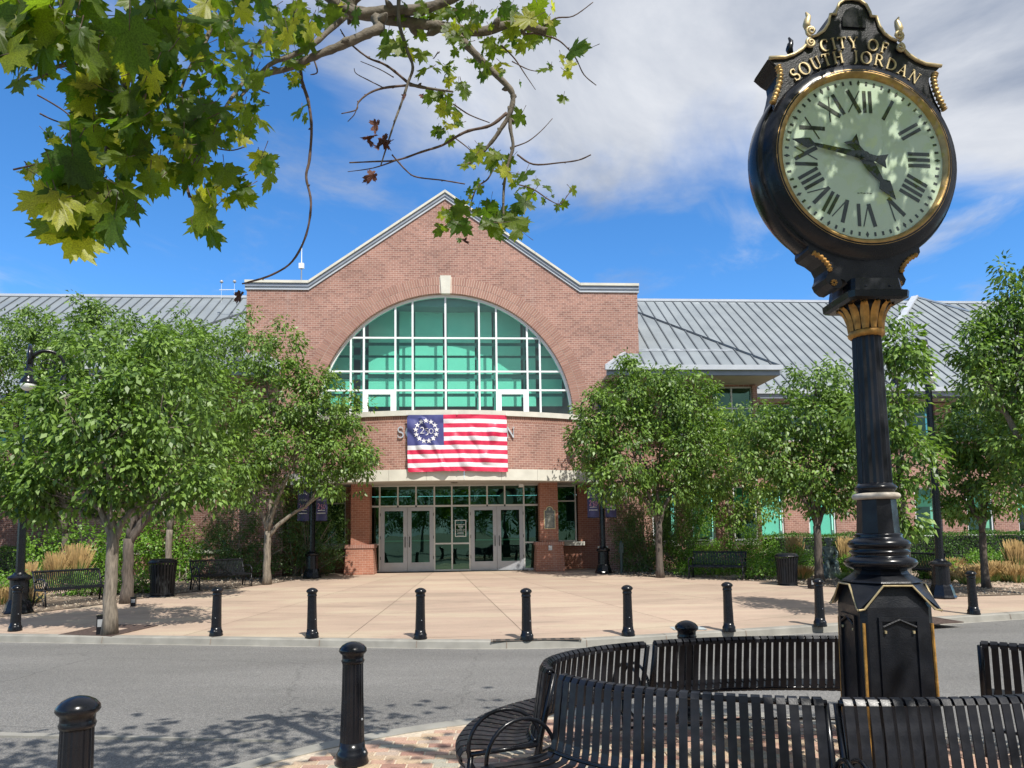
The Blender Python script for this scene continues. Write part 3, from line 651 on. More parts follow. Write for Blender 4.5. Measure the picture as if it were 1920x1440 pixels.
# recessed entrance wall, side windows, corners
ey_=.92
for q in ((-6.5,-5.95,1.5,1.8,0,3.40),(-5.948,-3.902,1.5,1.8,0,.93),(-4.25,-3.902,1.3,1.8,.932,3.40),(4.022,5.25,1.5,1.8,0,.93),(5.1,6.5,1.5,1.8,.932,3.40),(5.252,6.5,1.5,1.8,0,.93),(-3.9,-3.32,.622,1.5,0,3.40),(3.42,4.02,.622,1.5,0,3.40)): MB().box(*q).build('entrance_wall',brickp,bld,uv=True)
for q in ((5.95,7.45,0,.38,0,3.449),(-7.86,-6.36,0,.38,0,3.449),(5.95,6.3,.382,1.498,0,3.40),(-6.71,-6.36,.382,1.498,0,3.40)): MB().box(*q).build('corner_wall',brick,bld,uv=True)
for x0,x1 in ((-5.95,-4.25),(4.05,5.02)):
    w_=empty('side_window'); w_.parent=bld; y=1.42
    f_=MB(); f_.box(x0,x0+.06,y,y+.1,1.1,3.41); f_.box(x1-.06,x1,y,y+.1,1.1,3.41); f_.box(x0+.062,x1-.062,y,y+.1,1.1,1.16); f_.box(x0+.062,x1-.062,y,y+.1,3.33,3.41); f_.box(x0+.062,x1-.062,y,y+.1,2.72,2.78); f_.build('frame',alu,w_)
    for z0,z1 in ((1.16,2.72),(2.78,3.33)): MB().add([(x0+.06,y+.05,z0),(x1-.06,y+.05,z0),(x1-.06,y+.05,z1),(x0+.06,y+.05,z1)],[(0,1,2,3)]).build('pane',glass_dk,w_)
    MB().box(x0-.1,x1+.3,y-.14,y+.2,.94,1.098).build('sill',stone,w_)
    MB().box(x0+.05,x1-.05,y+.25,y+.27,1.9,3.3).build('blind',mat('green_blind',(0.05,0.12,0.08),.8),w_)
# storefront: doors and glazing
sf_=empty('entrance_glazing'); sf_.parent=bld
def bar(x0,x1,z0,z1,nm='mullion',d=.05,m=alu,par=None): return MB().box(x0,x1,ey_-d,ey_+d,z0,z1).build(nm,m,par or sf_)
VX=[-3.32,-2.86,-2.15,-1.44,-.72,-.03,.67,1.37,2.07,2.83,3.42]
for i,x in enumerate(VX[1:-1]):
    k=i+1; full=k in (1,4,5,6,9)
    bar(x-.03,x+.03,.0 if full else 2.62,3.36)
bar(VX[0],VX[-1],3.362,3.41,'head_rail')
for a,b in zip(VX[:-1],VX[1:]): bar(a+.032,b-.032,2.55,2.62,'transom')
for a,b in ((VX[0],VX[1]),(VX[4],VX[5]),(VX[5],VX[6]),(VX[9],VX[10])):
    bar(a+.032,b-.032,1.07,1.13,'transom'); bar(a+.032,b-.032,.0,.09,'bottom_rail')
    for z0,z1 in ((.09,1.07),(1.13,2.55)): MB().add([(a+.03,ey_,z0),(b-.03,ey_,z0),(b-.03,ey_,z1),(a+.03,ey_,z1)],[(0,1,2,3)]).build('pane',glass_dk,sf_)
for a,b in zip(VX[:-1],VX[1:]): MB().add([(a+.03,ey_,2.62),(b-.03,ey_,2.62),(b-.03,ey_,3.362),(a+.03,ey_,3.362)],[(0,1,2,3)]).build('pane',glass_dk,sf_)
def door(x0,x1,hinge):
    d=empty('door'); d.parent=bld; y=ey_-.02
    f_=MB(); f_.box(x0,x0+.155,y-.03,y+.03,.03,2.54); f_.box(x1-.155,x1,y-.03,y+.03,.03,2.54); f_.box(x0+.155,x1-.155,y-.029,y+.029,.03,.38); f_.box(x0+.155,x1-.155,y-.029,y+.029,2.40,2.54); f_.build('door_frame',alud,d)
    MB().add([(x0+.15,y,.37),(x1-.15,y,.37),(x1-.15,y,2.41),(x0+.15,y,2.41)],[(0,1,2,3)]).build('door_glass',glass_dk,d)
    MB().box(x0+.16,x1-.16,y+.05,y+.09,1.20,1.25).build('push_bar',mat('bar_teal',(0.35,0.55,0.5),.4,.3),d)
    hx_=x1-.08 if hinge<0 else x0+.08
    MB().tube([(hx_,y-.03,.98),(hx_,y-.10,1.0),(hx_,y-.10,1.36),(hx_,y-.03,1.38)],.016,6).build('handle',mat('handle_dark',(0.05,0.05,0.05),.3,.6),d)
    for z in (.5,1.3,2.2): MB().box((x0-.012 if hinge<0 else x1-.012),(x0+.012 if hinge<0 else x1+.012),y-.045,y-.031,z,z+.12).build('hinge',mat('hinge_dark',(0.05,0.05,0.05),.4,.4),d)
door(-2.825,-1.782,-1); door(-1.772,-.755,1); door(.705,1.745,-1); door(1.755,2.795,1)
MB().box(-2.95,2.95,ey_-.25,ey_+.1,-.01,.028).build('threshold',dark,bld)
# lobby
lb=MB(); lb.box(-6.4,6.4,9,9.2,0,3.4); lb.box(-6.4,6.4,1.9,9,-.05,-.002); lb.box(-6.6,-6.4,1.8,9,0,3.4); lb.box(6.4,6.6,1.8,9,0,3.4); lb.box(-6.4,6.4,1.9,9,3.42,3.5); lb.box(-1.9,-1.6,4,4.4,0,3.4); lb.box(2.1,2.4,5,5.4,0,3.4); lb.box(-.5,.2,6,6.1,0,2.2)
lb.build('lobby',mat('lobby_dark',(0.05,0.075,0.06),.8),bld)
# notice on the glazing
nt_=empty('hours_notice'); nt_.parent=bld
x0,x1,z0,z1=.09,.53,1.36,2.02; y=ey_-.004
f_=MB()
for b_ in ((x0,x0+.025,z0,z1),(x1-.025,x1,z0,z1),(x0+.025,x1-.025,z0,z0+.025),(x0+.025,x1-.025,z1-.025,z1)): f_.box(b_[0],b_[1],y-.008,y-.003,b_[2],b_[3])
f_.build('border',signwhite,nt_)
f_=MB()
for z,hw,h in ((1.835,.165,.022),(1.785,.10,.014),(1.76,.10,.014),(1.725,.08,.012),(1.68,.04,.01),(1.64,.165,.012),(1.59,.15,.014),(1.53,.12,.012),(1.49,.13,.016),(1.42,.12,.012)):
    x=.31-hw
    while x<.31+hw: 
        w=random.uniform(.02,.05); f_.box(x,min(x+w,.31+hw),y-.008,y-.003,z-h/2,z+h/2); x+=w+.008
f_.build('small_print',signwhite,nt_)
# plaque, card reader on the right pier
pq=empty('bronze_plaque'); pq.parent=bld
P=[(3.53,1.62),(3.97,1.62),(3.97,2.34),(3.90,2.34)]+[(3.75+.14*math.cos(a),2.36+.13*math.sin(a)) for a in np.linspace(.1,math.pi-.1,10)]+[(3.60,2.34),(3.53,2.34)]
MB().prism(P,lambda a,b:(a,-.045,b),lambda a,b:(a,-.021,b)).build('plaque_rim',mat('rim_brass',(0.62,0.52,0.30),.35,.5),pq)
P2=[(3.75+(a-3.75)*.88,1.99+(b-1.99)*.94) for a,b in P]
MB().prism(P2,lambda a,b:(a,-.050,b),lambda a,b:(a,-.0455,b)).build('plaque_face',mat('plaque_grey',(0.16,0.17,0.16),.32,.5,.15,5),pq)
f_=MB()
rb2=mat('rim_brass2',(0.40,0.38,0.30),.35,.5)
for i in range(13):
    z=2.2-i*.042; w=random.uniform(.07,.14); MB().box(3.75-w,3.75+w,-.054,-.0505,z,z+.014).build('raised_line',rb2,pq)
MB().box(3.72,3.78,-.054,-.0505,2.33,2.42).build('emblem',rb2,pq)
MB().box(3.66,3.80,-.27,-.20,.80,.98).build('card_reader',mat('reader_metal',(0.45,0.46,0.47),.3,.4),bld)
MB().box(5.6,6.0,-.06,-.01,0,.92).build('corner_guard',stone,bld)
# ---- wings: walls, windows, eaves, seamed roofs
def seamed(name,poly3,o,u,v,mpar,space=.5,phase=0.0,rib=.042):
    """poly3: corners in (a along eave, b up slope) ; o origin; u,v unit vectors in 3D"""
    rf=empty(name); rf.parent=mpar; nrm=u.cross(v).normalized()
    if nrm.z<0: nrm=-nrm
    amin=min(p[0] for p in poly3); amax=max(p[0] for p in poly3); bmin=min(p[1] for p in poly3)-1; bmax=max(p[1] for p in poly3)+1
    conv=poly3; ar=sum(conv[i-1][0]*conv[i][1]-conv[i][0]*conv[i-1][1] for i in range(len(conv)))
    if ar<0: conv=conv[::-1]
    k=math.floor((amin-phase)/space)
    while phase+k*space<amax:
        a0=phase+k*space; q=clip([(a0,bmin),(a0+space,bmin),(a0+space,bmax),(a0,bmax)],conv)
        r=clip([(a0-.024,bmin),(a0+.024,bmin),(a0+.024,bmax),(a0-.024,bmax)],conv)
        if len(q)>2:
            mb=MB(); n=len(q); mb.add([o+u*a+v*b for a,b in q]+[o+u*a+v*b-nrm*.06 for a,b in q],[tuple(range(n)),tuple(range(2*n-1,n-1,-1))]+[(i,(i+1)%n,(i+1)%n+n,i+n) for i in range(n)],0)
            if len(r)>2:
                n=len(r); mb.add([o+u*a+v*b+nrm*.002 for a,b in r]+[o+u*a+v*b+nrm*rib for a,b in r],[tuple(range(n)),tuple(range(2*n-1,n-1,-1))]+[(i,(i+1)%n,(i+1)%n+n,i+n) for i in range(n)],1)
            mb.build('roof_panel',[roofm,ribm],rf)
        k+=1
    return rf
def gb(mb,p,q,w,h,mi=0):
    "square bar between two points"
    p=Vector(p);q=Vector(q); t=(q-p).normalized(); s_=t.cross(Vector((0,0,1))); s_=s_.normalized() if s_.length>1e-4 else Vector((1,0,0)); up=s_.cross(t)
    c=[(-w/2,-h/2),(w/2,-h/2),(w/2,h/2),(-w/2,h/2)]
    mb.add([p+s_*a+up*b for a,b in c]+[q+s_*a+up*b for a,b in c],[(0,1,2,3),(7,6,5,4),(0,4,5,1),(1,5,6,2),(2,6,7,3),(3,7,4,0)],mi); return mb
SLP=.80; cs=1/math.sqrt(1+SLP*SLP); vv=Vector((0,cs,SLP*cs)); UX=Vector((1,0,0))
EZ=7.45; EYW=2.0; RY=10.6; RZ=EZ+SLP*(RY-EYW); bL=(RY-EYW)/cs
PZ=7.80; PYY=-.9
for sx in (1,-1):
    xi,xo=(7.46,40) if sx>0 else (-40,-7.87)
    seamed('main_roof',[(0,0),(xo-xi,0),(xo-xi,bL),(0,bL)],Vector((xi,EYW,EZ)),UX,vv,bld,.52)
    b_=MB(); b_.box(xi,xo,RY-.1,RY+.12,RZ-.03,RZ+.10); b_.build('ridge_cap',fascial,bld)
    b_=MB(); b_.box(xi,xo,EYW-.16,EYW-.02,EZ-.17,EZ+.02); b_.build('gutter',fascial,bld)
    b_=MB(); b_.box(xi,xo,EYW-.06,EYW+.06,EZ-.36,EZ-.172); b_.build('eave_fascia',fascia,bld)
    b_=MB(); b_.box(xi,xo,EYW+.062,3.1,EZ-.36,EZ-.33); b_.build('eave_soffit',soffit,bld)
    # pavilion hip roof beside the gable block
    e0,e1=(5.95,12.75) if sx>0 else (-13.15,-6.35)
    T=5.29
    if sx>0:
        fr=[(0,0),(e1-e0,0),(e1-e0-T,T/cs),(T,T/cs)] ; 
        seamed('hip_roof',[(0,0),(e1-e0,0),(e1-e0-.9,.9/cs),(.9,.9/cs)],Vector((e0,PYY,PZ)),UX,vv,bld,.5); seamed('hip_roof',[(1.51,.9/cs),(e1-e0-.9,.9/cs),(1.51,T/cs)],Vector((e0,PYY,PZ)),UX,vv,bld,.5)
    else:
        seamed('hip_roof',[(0,0),(e1-e0,0),(e1-e0-.9,.9/cs),(.9,.9/cs)],Vector((e0,PYY,PZ)),UX,vv,bld,.5); seamed('hip_roof',[(.9,.9/cs),(e1-e0-1.51,.9/cs),(e1-e0-1.51,T/cs)],Vector((e0,PYY,PZ)),UX,vv,bld,.5)
    # outer hip end
    xe=e1 if sx>0 else e0; uu=Vector((0,1,0)); v2=Vector((-sx*cs,0,SLP*cs))
    seamed('hip_end_roof',[(0,0),(11,0),(11,T/cs),(T,T/cs)],Vector((xe,PYY,PZ)),uu,v2,bld,.5)
    h_=MB(); gb(h_,(xe,PYY,PZ+.03),(xe-sx*T,PYY+T,PZ+SLP*T+.03),.12,.07); h_.build('hip_cap',ribm,bld)
    xi_=e0 if sx>0 else e1; h_=MB(); gb(h_,(xi_,PYY,PZ+.03),(xi_+sx*.9,PYY+.9,PZ+SLP*.9+.03),.16,.07); h_.build('hip_cap',fascial,bld)
    b_=MB(); b_.box(e0-.08,e1+.08,PYY-.14,PYY+.0,PZ-.17,PZ+.02); b_.build('gutter',fascial,bld)
    b_=MB(); b_.box(e0,e1,PYY+.002,PYY+.12,PZ-.36,PZ-.05); b_.build('eave_fascia',fascia,bld)
    b_=MB(); b_.box(e0,e1,PYY+.122,3.0,PZ-.36,PZ-.33); b_.build('eave_soffit',soffit,bld)
    b_=MB(); b_.box(xe-.06,xe+.12,PYY+.122,EYW+.3,PZ-.30,PZ-.02) ; b_.build('eave_fascia',fascia,bld)
    # snow guard bars
    b_=MB(); 
    for k in (1.05,1.13): b_.tube([(e0+1.2,PYY+k,PZ+SLP*k+.05),(e1-1.4,PYY+k,PZ+SLP*k+.05)],.012,5)
    b_.build('snow_guard',fascia,bld)
# far hip pavilion on the right wing
px0,px1=17.3,35.3; pcx=(px0+px1)/2; ph_=(px1-px0)/2
py0=1.5; pz=EZ
def hip_face(a,b):
    seamed('pavilion_roof',[(0,0),(px1-px0,0),(ph_,ph_/cs)],Vector((px0,py0,pz)),UX,vv,bld,.52)
hip_face(0,0)
hl=MB(); gb(hl,(px0,py0,pz+.03),(pcx,py0+ph_,pz+SLP*ph_+.03),.34,.10); gb(hl,(px1,py0,pz+.03),(pcx,py0+ph_,pz+SLP*ph_+.03),.22,.08); gb(hl,(pcx,py0+ph_,pz+SLP*ph_+.03),(pcx,py0+16,pz+SLP*ph_+.03),.2,.08); hl.build('hip_cap',fascial,bld)
seamed('pavilion_side_roof',[(0,0),(18,0),(18,ph_/cs),(ph_,ph_/cs)],Vector((px0,py0,pz)),Vector((0,1,0)),Vector((cs,0,SLP*cs)),bld,.52)
seamed('pavilion_side_roof',[(0,0),(18,0),(18,ph_/cs),(ph_,ph_/cs)],Vector((px1,py0,pz)),Vector((0,1,0)),Vector((-cs,0,SLP*cs)),bld,.52)
MB().box(px0-.1,px1+.1,py0-.14,py0,pz-.17,pz+.02).build('gutter',fascial,bld)
MB().box(px0,px1,py0+.002,py0+.1,pz-.36,pz-.03).build('eave_fascia',fascia,bld)
# wing walls with window openings (piers and spandrels built as blocks)
WYW=3.0
def wing(cxs,x0,x1,hw,WYW=3.0):
    w=MB(); edges=[x0]
    w.box(x0,x1,WYW,WYW+.3,-.05,1.0); w.box(x0,x1,WYW,WYW+.3,3.25,4.9)
    pr=x0
    for c in cxs:
        w.box(pr,c-hw,WYW+.0005,WYW+.3,1.001,3.249); pr=c+hw
    w.box(pr,x1,WYW+.0005,WYW+.3,1.001,3.249); w.build('wing_wall',brick,bld,uv=True)
    for c in cxs:
        wn=empty('window'); wn.parent=bld; y=WYW+.10
        f_=MB()
        for b_ in ((c-hw,c-hw+.07,1.05,3.25),(c+hw-.07,c+hw,1.05,3.25),(c-hw+.071,c+hw-.071,1.05,1.12),(c-hw+.071,c+hw-.071,3.18,3.25)): f_.box(b_[0],b_[1],y-.04,y+.06,b_[2],b_[3])
        f_.build('frame',white,wn)
        MB().add([(c-hw+.06,y,1.1),(c+hw-.06,y,1.1),(c+hw-.06,y,3.2),(c-hw+.06,y,3.2)],[(0,1,2,3)]).build('pane',glass_dk if random.random()<.55 else glass_up,wn)
        MB().box(c-hw-.06,c+hw+.06,WYW-.07,y-.045,.86,.999).build('sill',stone,wn)
        zz_=random.choice([1.2,1.2,2.4,2.2,2.6]); MB().box(c-hw+.08,c+hw-.08,y+.14,y+.16,zz_,3.2).build('blind',shadel,wn)
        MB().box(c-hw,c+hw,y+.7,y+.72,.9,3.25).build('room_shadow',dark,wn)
wing([13.85,16.2,18.75,21.1,23.5,25.9,28.3],12.5,32,.62); wing([8.5,10.1,11.85],7.46,12.498,.5,.8)
wing([-14.6,-17.2,-19.8,-22.4],-30,-12.9,.85); wing([-9.3,-11.6],-12.898,-7.87,.8,.8)
for q in ((12.2,12.497,1.102,3.0,-.05,4.9),(-12.897,-12.6,1.102,3.0,-.05,4.9),(12.2,12.497,1.102,3.0,4.902,7.4),(-12.897,-12.6,1.102,3.0,4.902,7.4)): MB().box(*q).build('pavilion_side_wall',brick,bld,uv=True)
# upper storey: long window bands between brick piers
UP=[(3.0,(12.5,32),7.05,[(12.5,13.3),(16.9,17.7),(21.6,22.4),(26.3,27.1),(31.2,32)]),(3.0,(-30,-12.9),7.05,[(-13.6,-12.9),(-18.2,-17.4),(-22.8,-22.0),(-30,-27)]),
 (.8,(7.46,12.498),7.36,[(7.46,8.75),(9.85,10.62),(12.3,12.498)]),(.8,(-12.898,-7.87),7.36,[(-9.2,-7.87),(-11.1,-10.3),(-12.898,-12.7)])]
for WYW,(x0,x1),ztop,piers in UP:
    w=MB(); w.box(x0,x1,WYW,WYW+.3,4.902,5.35); w.box(x0,x1,WYW,WYW+.3,ztop,ztop+.09)
    for a,b in piers: w.box(a,b,WYW-.12,WYW+.3,5.351,ztop-.001)
    w.build('upper_wing_wall',brick,bld,uv=True)
    ps=sorted(piers)
    for (a0,a1),(b0,b1) in zip(ps[:-1],ps[1:]):
        wn=empty('window_band'); wn.parent=bld; y=WYW+.05; f_=MB(); L_=b0-a1; nn=max(2,round(L_/1.15))
        for i in range(nn+1): xx=a1+L_*i/nn; f_.box(xx-.035,xx+.035,y-.04,y+.04,5.36,ztop-.01)
        for z in (5.36,6.42,ztop-.07): f_.box(a1,b0,y-.036,y+.036,z,z+.06)
        f_.build('frame',alu,wn)
        for i in range(nn):
            for z0,z1 in ((5.42,6.42),(6.48,ztop-.07)):
                xx=a1+L_*i/nn; MB().add([(xx+.03,y,z0),(xx+L_/nn-.03,y,z0),(xx+L_/nn-.03,y,z1),(xx+.03,y,z1)],[(0,1,2,3)]).build('pane',glass_dk,wn)
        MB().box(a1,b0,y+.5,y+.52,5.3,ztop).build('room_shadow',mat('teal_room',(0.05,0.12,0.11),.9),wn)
# aerial box and weather instruments on the roofs
an=empty('roof_aerial',B(-6.75,4,13.0),label='thin white whip aerial with a square box above the left gable shoulder',category='aerial')
MB().lathe([(.03,-1.0),(.03,.42)],(0,0,0),8).build('mast',fascia,an); MB().box(-.11,.11,-.06,.06,.42,.66).build('box',white,an); MB().lathe([(.025,.66),(.012,1.6)],(0,0,0),8).build('whip',white,an)
wi=empty('wind_gauge',B(-11.3,8,RZ-2.35),label='pair of tiny wind cups on the left roof ridge beside the brick gable',category='weather gauge')
for dx in (-.35,.3): MB().tube([(dx,0,1.2),(dx,0,2.2)],.007,5).build('stem',white,wi); MB().lathe([(.02,2.2),(.09,2.26),(.06,2.34),(.02,2.36)],(dx,0,0),8).build('cup',greybox,wi)
MB().box(-.45,.35,-.02,.02,1.85,1.875).build('crossbar',white,wi)
# ================================================================== LETTERING (ribbon strokes with serifs)
def curve(c,rx,ry,a0,a1,n=12,w0=.06,w1=None,wm=None):
    "elliptic stroke in degrees; width swells to wm mid-way"
    out=[]
    for i in range(n+1):
        t=i/n; a=R(a0+(a1-a0)*t); w=w0+((w1 if w1 is not None else w0)-w0)*t
        if wm: w+= (wm-w)*math.sin(math.pi*t)
        out.append((c[0]+rx*math.cos(a),c[1]+ry*math.sin(a),w))
    return out
K,H_=.13,.05
def st(x0,y0,x1,y1,w): return [(x0,y0,w),(x1,y1,w)]
def srf(x,y,w=.26): return [(x-w/2,y,H_),(x+w/2,y,H_)]
GL={
'I':(.30,[st(.15,0,.15,1,K),srf(.15,.02),srf(.15,.98)]),
'T':(.72,[st(.36,0,.36,1,K),srf(.36,.02),[(.02,.97,.06),(.70,.97,.06)],st(.03,.80,.03,1,H_),st(.69,.80,.69,1,H_)]),
'H':(.86,[st(.16,0,.16,1,K),st(.70,0,.70,1,K),st(.16,.52,.70,.52,H_)]+[srf(x,y) for x in (.16,.70) for y in (.02,.98)]),
'N':(.86,[st(.16,0,.16,1,H_),st(.72,0,.72,1,H_),st(.14,.98,.72,.03,K),srf(.16,.02,.22),srf(.72,.98,.22),srf(.10,.98,.16)]),
'U':(.80,[st(.16,.3,.16,1,K),st(.66,.3,.66,1,H_),curve((.41,.30),.25,.28,180,360,12,K,H_),srf(.16,.98),srf(.66,.98,.22)]),
'O':(.92,[curve((.46,.5),.40,.50,90,270,14,.05,None,.15),curve((.46,.5),.40,.50,-90,90,14,.05,None,.15)]),
'C':(.84,[curve((.46,.5),.40,.50,62,298,18,.05,None,.16),st(.66,.72,.66,.98,H_)]),
'D':(.86,[st(.16,0,.16,1,K),curve((.30,.5),.48,.48,-90,90,16,.05,None,.15),st(.1,.02,.32,.02,H_),st(.1,.98,.32,.98,H_)]),
'R':(.82,[st(.16,0,.16,1,K),curve((.36,.75),.24,.23,-90,90,10,.05,None,.12),st(.1,.98,.38,.98,H_),st(.16,.52,.38,.52,H_),st(.38,.52,.72,.02,.11),srf(.16,.02),srf(.74,.02,.14)]),
'A':(.82,[st(.10,.02,.40,1,H_),st(.38,1,.68,.02,.12),st(.2,.36,.56,.36,H_),srf(.10,.02,.22),srf(.69,.02,.24)]),
'J':(.42,[[(.24,1,K),(.24,.15,K),(.18,-.05,.09),(.04,-.14,.06)],srf(.24,.98)]),
'S':(.62,[curve((.32,.745),.215,.235,35,245,12,.05,.13,.09)+curve((.32,.26),.235,.24,75,-145,14,.14,.05,.10),st(.51,.74,.51,.98,H_),st(.085,.02,.085,.28,H_)]),
'Y':(.80,[st(.08,1,.40,.48,.12),st(.72,1,.40,.48,H_),st(.40,0,.40,.5,K),srf(.08,.98,.24),srf(.72,.98,.2),srf(.40,.02)]),
'F':(.66,[st(.16,0,.16,1,K),st(.12,.97,.60,.97,.06),st(.16,.53,.48,.53,H_),st(.59,.78,.59,.98,H_),st(.47,.44,.47,.62,H_),srf(.16,.02)]),
'E':(.70,[st(.16,0,.16,1,K),st(.12,.97,.60,.97,.06),st(.12,.03,.62,.03,.06),st(.16,.53,.48,.53,H_),st(.59,.8,.59,.98,H_),st(.61,.02,.61,.22,H_)]),
'M':(1.05,[st(.14,0,.18,1,H_),st(.18,1,.5,.05,K),st(.5,.05,.84,1,H_),st(.86,1,.90,0,K),srf(.14,.02,.2),srf(.90,.02,.24)]),
'V':(.80,[st(.08,1,.40,.02,.13),st(.72,1,.40,.02,H_)]),
'X':(.80,[st(.08,1,.70,0,.13),st(.70,1,.08,0,H_)]),
'2':(.62,[curve((.30,.60),.22,.25,160,-30,12,.06,.10,.10)+[(.08,.04,.06)],[(.05,.04,.09),(.40,.06,.10),(.58,.02,.05),(.60,.14,.03)]]),
'5':(.58,[st(.16,.62,.2,.42,.05),st(.16,.62,.52,.66,.09),[(.18,.40,.05)]+curve((.24,.10),.26,.30,80,-110,12,.07,.05,.12)]),
'0':(.66,[curve((.33,.32),.27,.32,0,360,20,.07,None,None)]),
}
def ribbon(mb,pts,T,th,k=0):
    "T maps (x,y,depth)->3D"
    n=len(pts); a=[];b=[]
    for i,(x,y,w) in enumerate(pts):
        x0,y0,_=pts[max(i-1,0)]; x1,y1,_=pts[min(i+1,n-1)]; dx,dy=x1-x0,y1-y0; l=math.hypot(dx,dy) or 1; nx,ny=-dy/l*w/2,dx/l*w/2
        a.append((x+nx,y+ny)); b.append((x-nx,y-ny))
    th=th*(1+.06*k)
    vs=[T(x,y,th) for x,y in a]+[T(x,y,th) for x,y in b]+[T(x,y,0) for x,y in a]+[T(x,y,0) for x,y in b]; fs=[]
    for i in range(n-1): fs+=[(i,i+n,i+n+1,i+1),(i,i+1,i+1+2*n,i+2*n),(i+n,i+3*n,i+1+3*n,i+1+n)]
    fs+=[(0,2*n,3*n,n),(n-1,2*n-1,4*n-1,3*n-1)]
    mb.add(vs,fs)
def glyph(mb,ch,T,th):
    for k,s_ in enumerate(GL[ch][1]): ribbon(mb,s_,T,th,k)
def textw(t,sp=.08): return sum((GL[c][0] if c!=' ' else .45)+sp for c in t)-sp
# ---- wall letters behind the flag
tx='SOUTH JORDAN'; h=.40; tw=textw(tx,.155)*h; x=-1.93; sc=(2.36+1.93)/tw
wl=empty('wall_lettering'); wl.parent=bld
for c in tx:
    w=(GL[c][0] if c!=' ' else .45)*h*sc
    if c!=' ':
        mb=MB(); x_=x
        glyph(mb,c,lambda a,b,d,x_=x_: (x_+a*h*sc,bow(x_+a*h*sc)-.035-d,4.96+b*h),.035)
        mb.build('letter',letterm,wl)
    x+=w+.155*h*sc
# ---- the banner flag on the balcony
fl=empty('anniversary_flag',B(0.24,bow(.24)-.16,3.69),BA,label='striped red and white flag with circle of stars and 250 hung on the brick balcony',category='flag')
FX0,FX1,FZ=-1.80,1.80,2.08
def wave(u,v):
    x=FX0+(FX1-FX0)*u
    w=.035*math.sin(x*9+v*7-2)*(1-v)*v*2+.03*math.exp(-((u-.14-.25*(1-v))/.035)**2)*(1 if v<.95 else .3)-.03*math.exp(-((u-.20-.22*(1-v))/.04)**2)
    w+=.03*math.exp(-((u-.93+.2*(1-v))/.04)**2)*math.sin(3*v)+.018*math.sin(22*u+9*v)*(1-v)+.02*math.sin(6*u-14*v)*.6
    d=-(bow(x+.24)-bow(.24)); 
    return -d*1.0-abs(w)*1.9-w*1.1
def fpt(u,v,off=0):
    x=FX0+(FX1-FX0)*u; sag=-.045*math.sin(math.pi*u)*(1-v)*0+.03*(1-v)*(1-abs(2*u-1))-.012*math.sin(math.pi*2*u)*(v)
    return (x+.03*(1-v),wave(u,v)-off,FZ*v+sag)
NU,NV=88,78; vs=[fpt(i/NU,j/NV) for j in range(NV+1) for i in range(NU+1)]; groups={}
cw_=int(NU*.372)
def addf(key,i,j): groups.setdefault(key,[]).append((i,j))
for j in range(NV):
    sI=12-int(j/6)
    for i in range(NU):
        if i<cw_ and sI<7: addf(('canton',bluefab),i,j)
        else: addf(('stripe',redfab if sI%2==0 else whitefab,sI),i,j)
for key,cells in groups.items():
    mp={};V_=[];F_=[]
    for i,j in cells:
        q=[]
        for a,b in ((i,j),(i+1,j),(i+1,j+1),(i,j+1)):
            if (a,b) not in mp: mp[(a,b)]=len(V_); V_.append(vs[b*(NU+1)+a])
            q.append(mp[(a,b)])
        F_.append(tuple(q))
    MB().add(V_,F_).build(key[0],key[1],fl,smooth=True)
cu,cvv=.19,.715
for k in range(13):
    a=R(90+k*360/13); su=cu+.105*math.cos(a); sv=cvv+.178*math.sin(a); mb=MB(); P=[]
    for q in range(10):
        r=(.105 if q%2==0 else .042); b_=R(90+q*36); P.append(fpt(su+r*math.cos(b_)/3.6,sv+r*math.sin(b_)/FZ,.022))
    mb.add(P+[fpt(su,sv,.024)],[(q,(q+1)%10,10) for q in range(10)]); mb.build('star',whitefab,fl)
x=-.0
for c in '250':
    mb=MB(); hh=.27; x_=x; glyph(mb,c,lambda a,b,d,x_=x_: fpt(cu-.064+(x_+a*hh)/3.6,cvv-.045+b*hh/FZ,.024+d),.003); mb.build('digit',whitefab,fl); x+=GL[c][0]*hh*.98
mb=MB(); 
for u in (0,.5,1): mb.tube([fpt(u,1,.01),(fpt(u,1)[0],fpt(u,1)[1]+.02,FZ+.12)],.006,4)
mb.build('cord',whitefab,fl)
mb=MB()
for u in (.005,.5,.995):
    for v in (.01,.99): p=fpt(u,v,.015); mb.lathe([(.022,0),(.022,.012)],(p[0],p[1],p[2]-.006),8)
mb.build('grommet',goldpale,fl)
# ================================================================== POST CLOCK
CX,CY=2.444,4.66
pc=empty('post_clock',(CX,CY,0),0,label='black and gold post clock with round roman dial, reading CITY OF SOUTH JORDAN',category='clock')
def zc(py): return float(np.interp(py,[-10,292,627,919,1092,1300],[5.53,4.367,3.085,2.015,1.40,.679]))
def part(name): e=empty(name); e.parent=pc; return e
YB=R(-5)
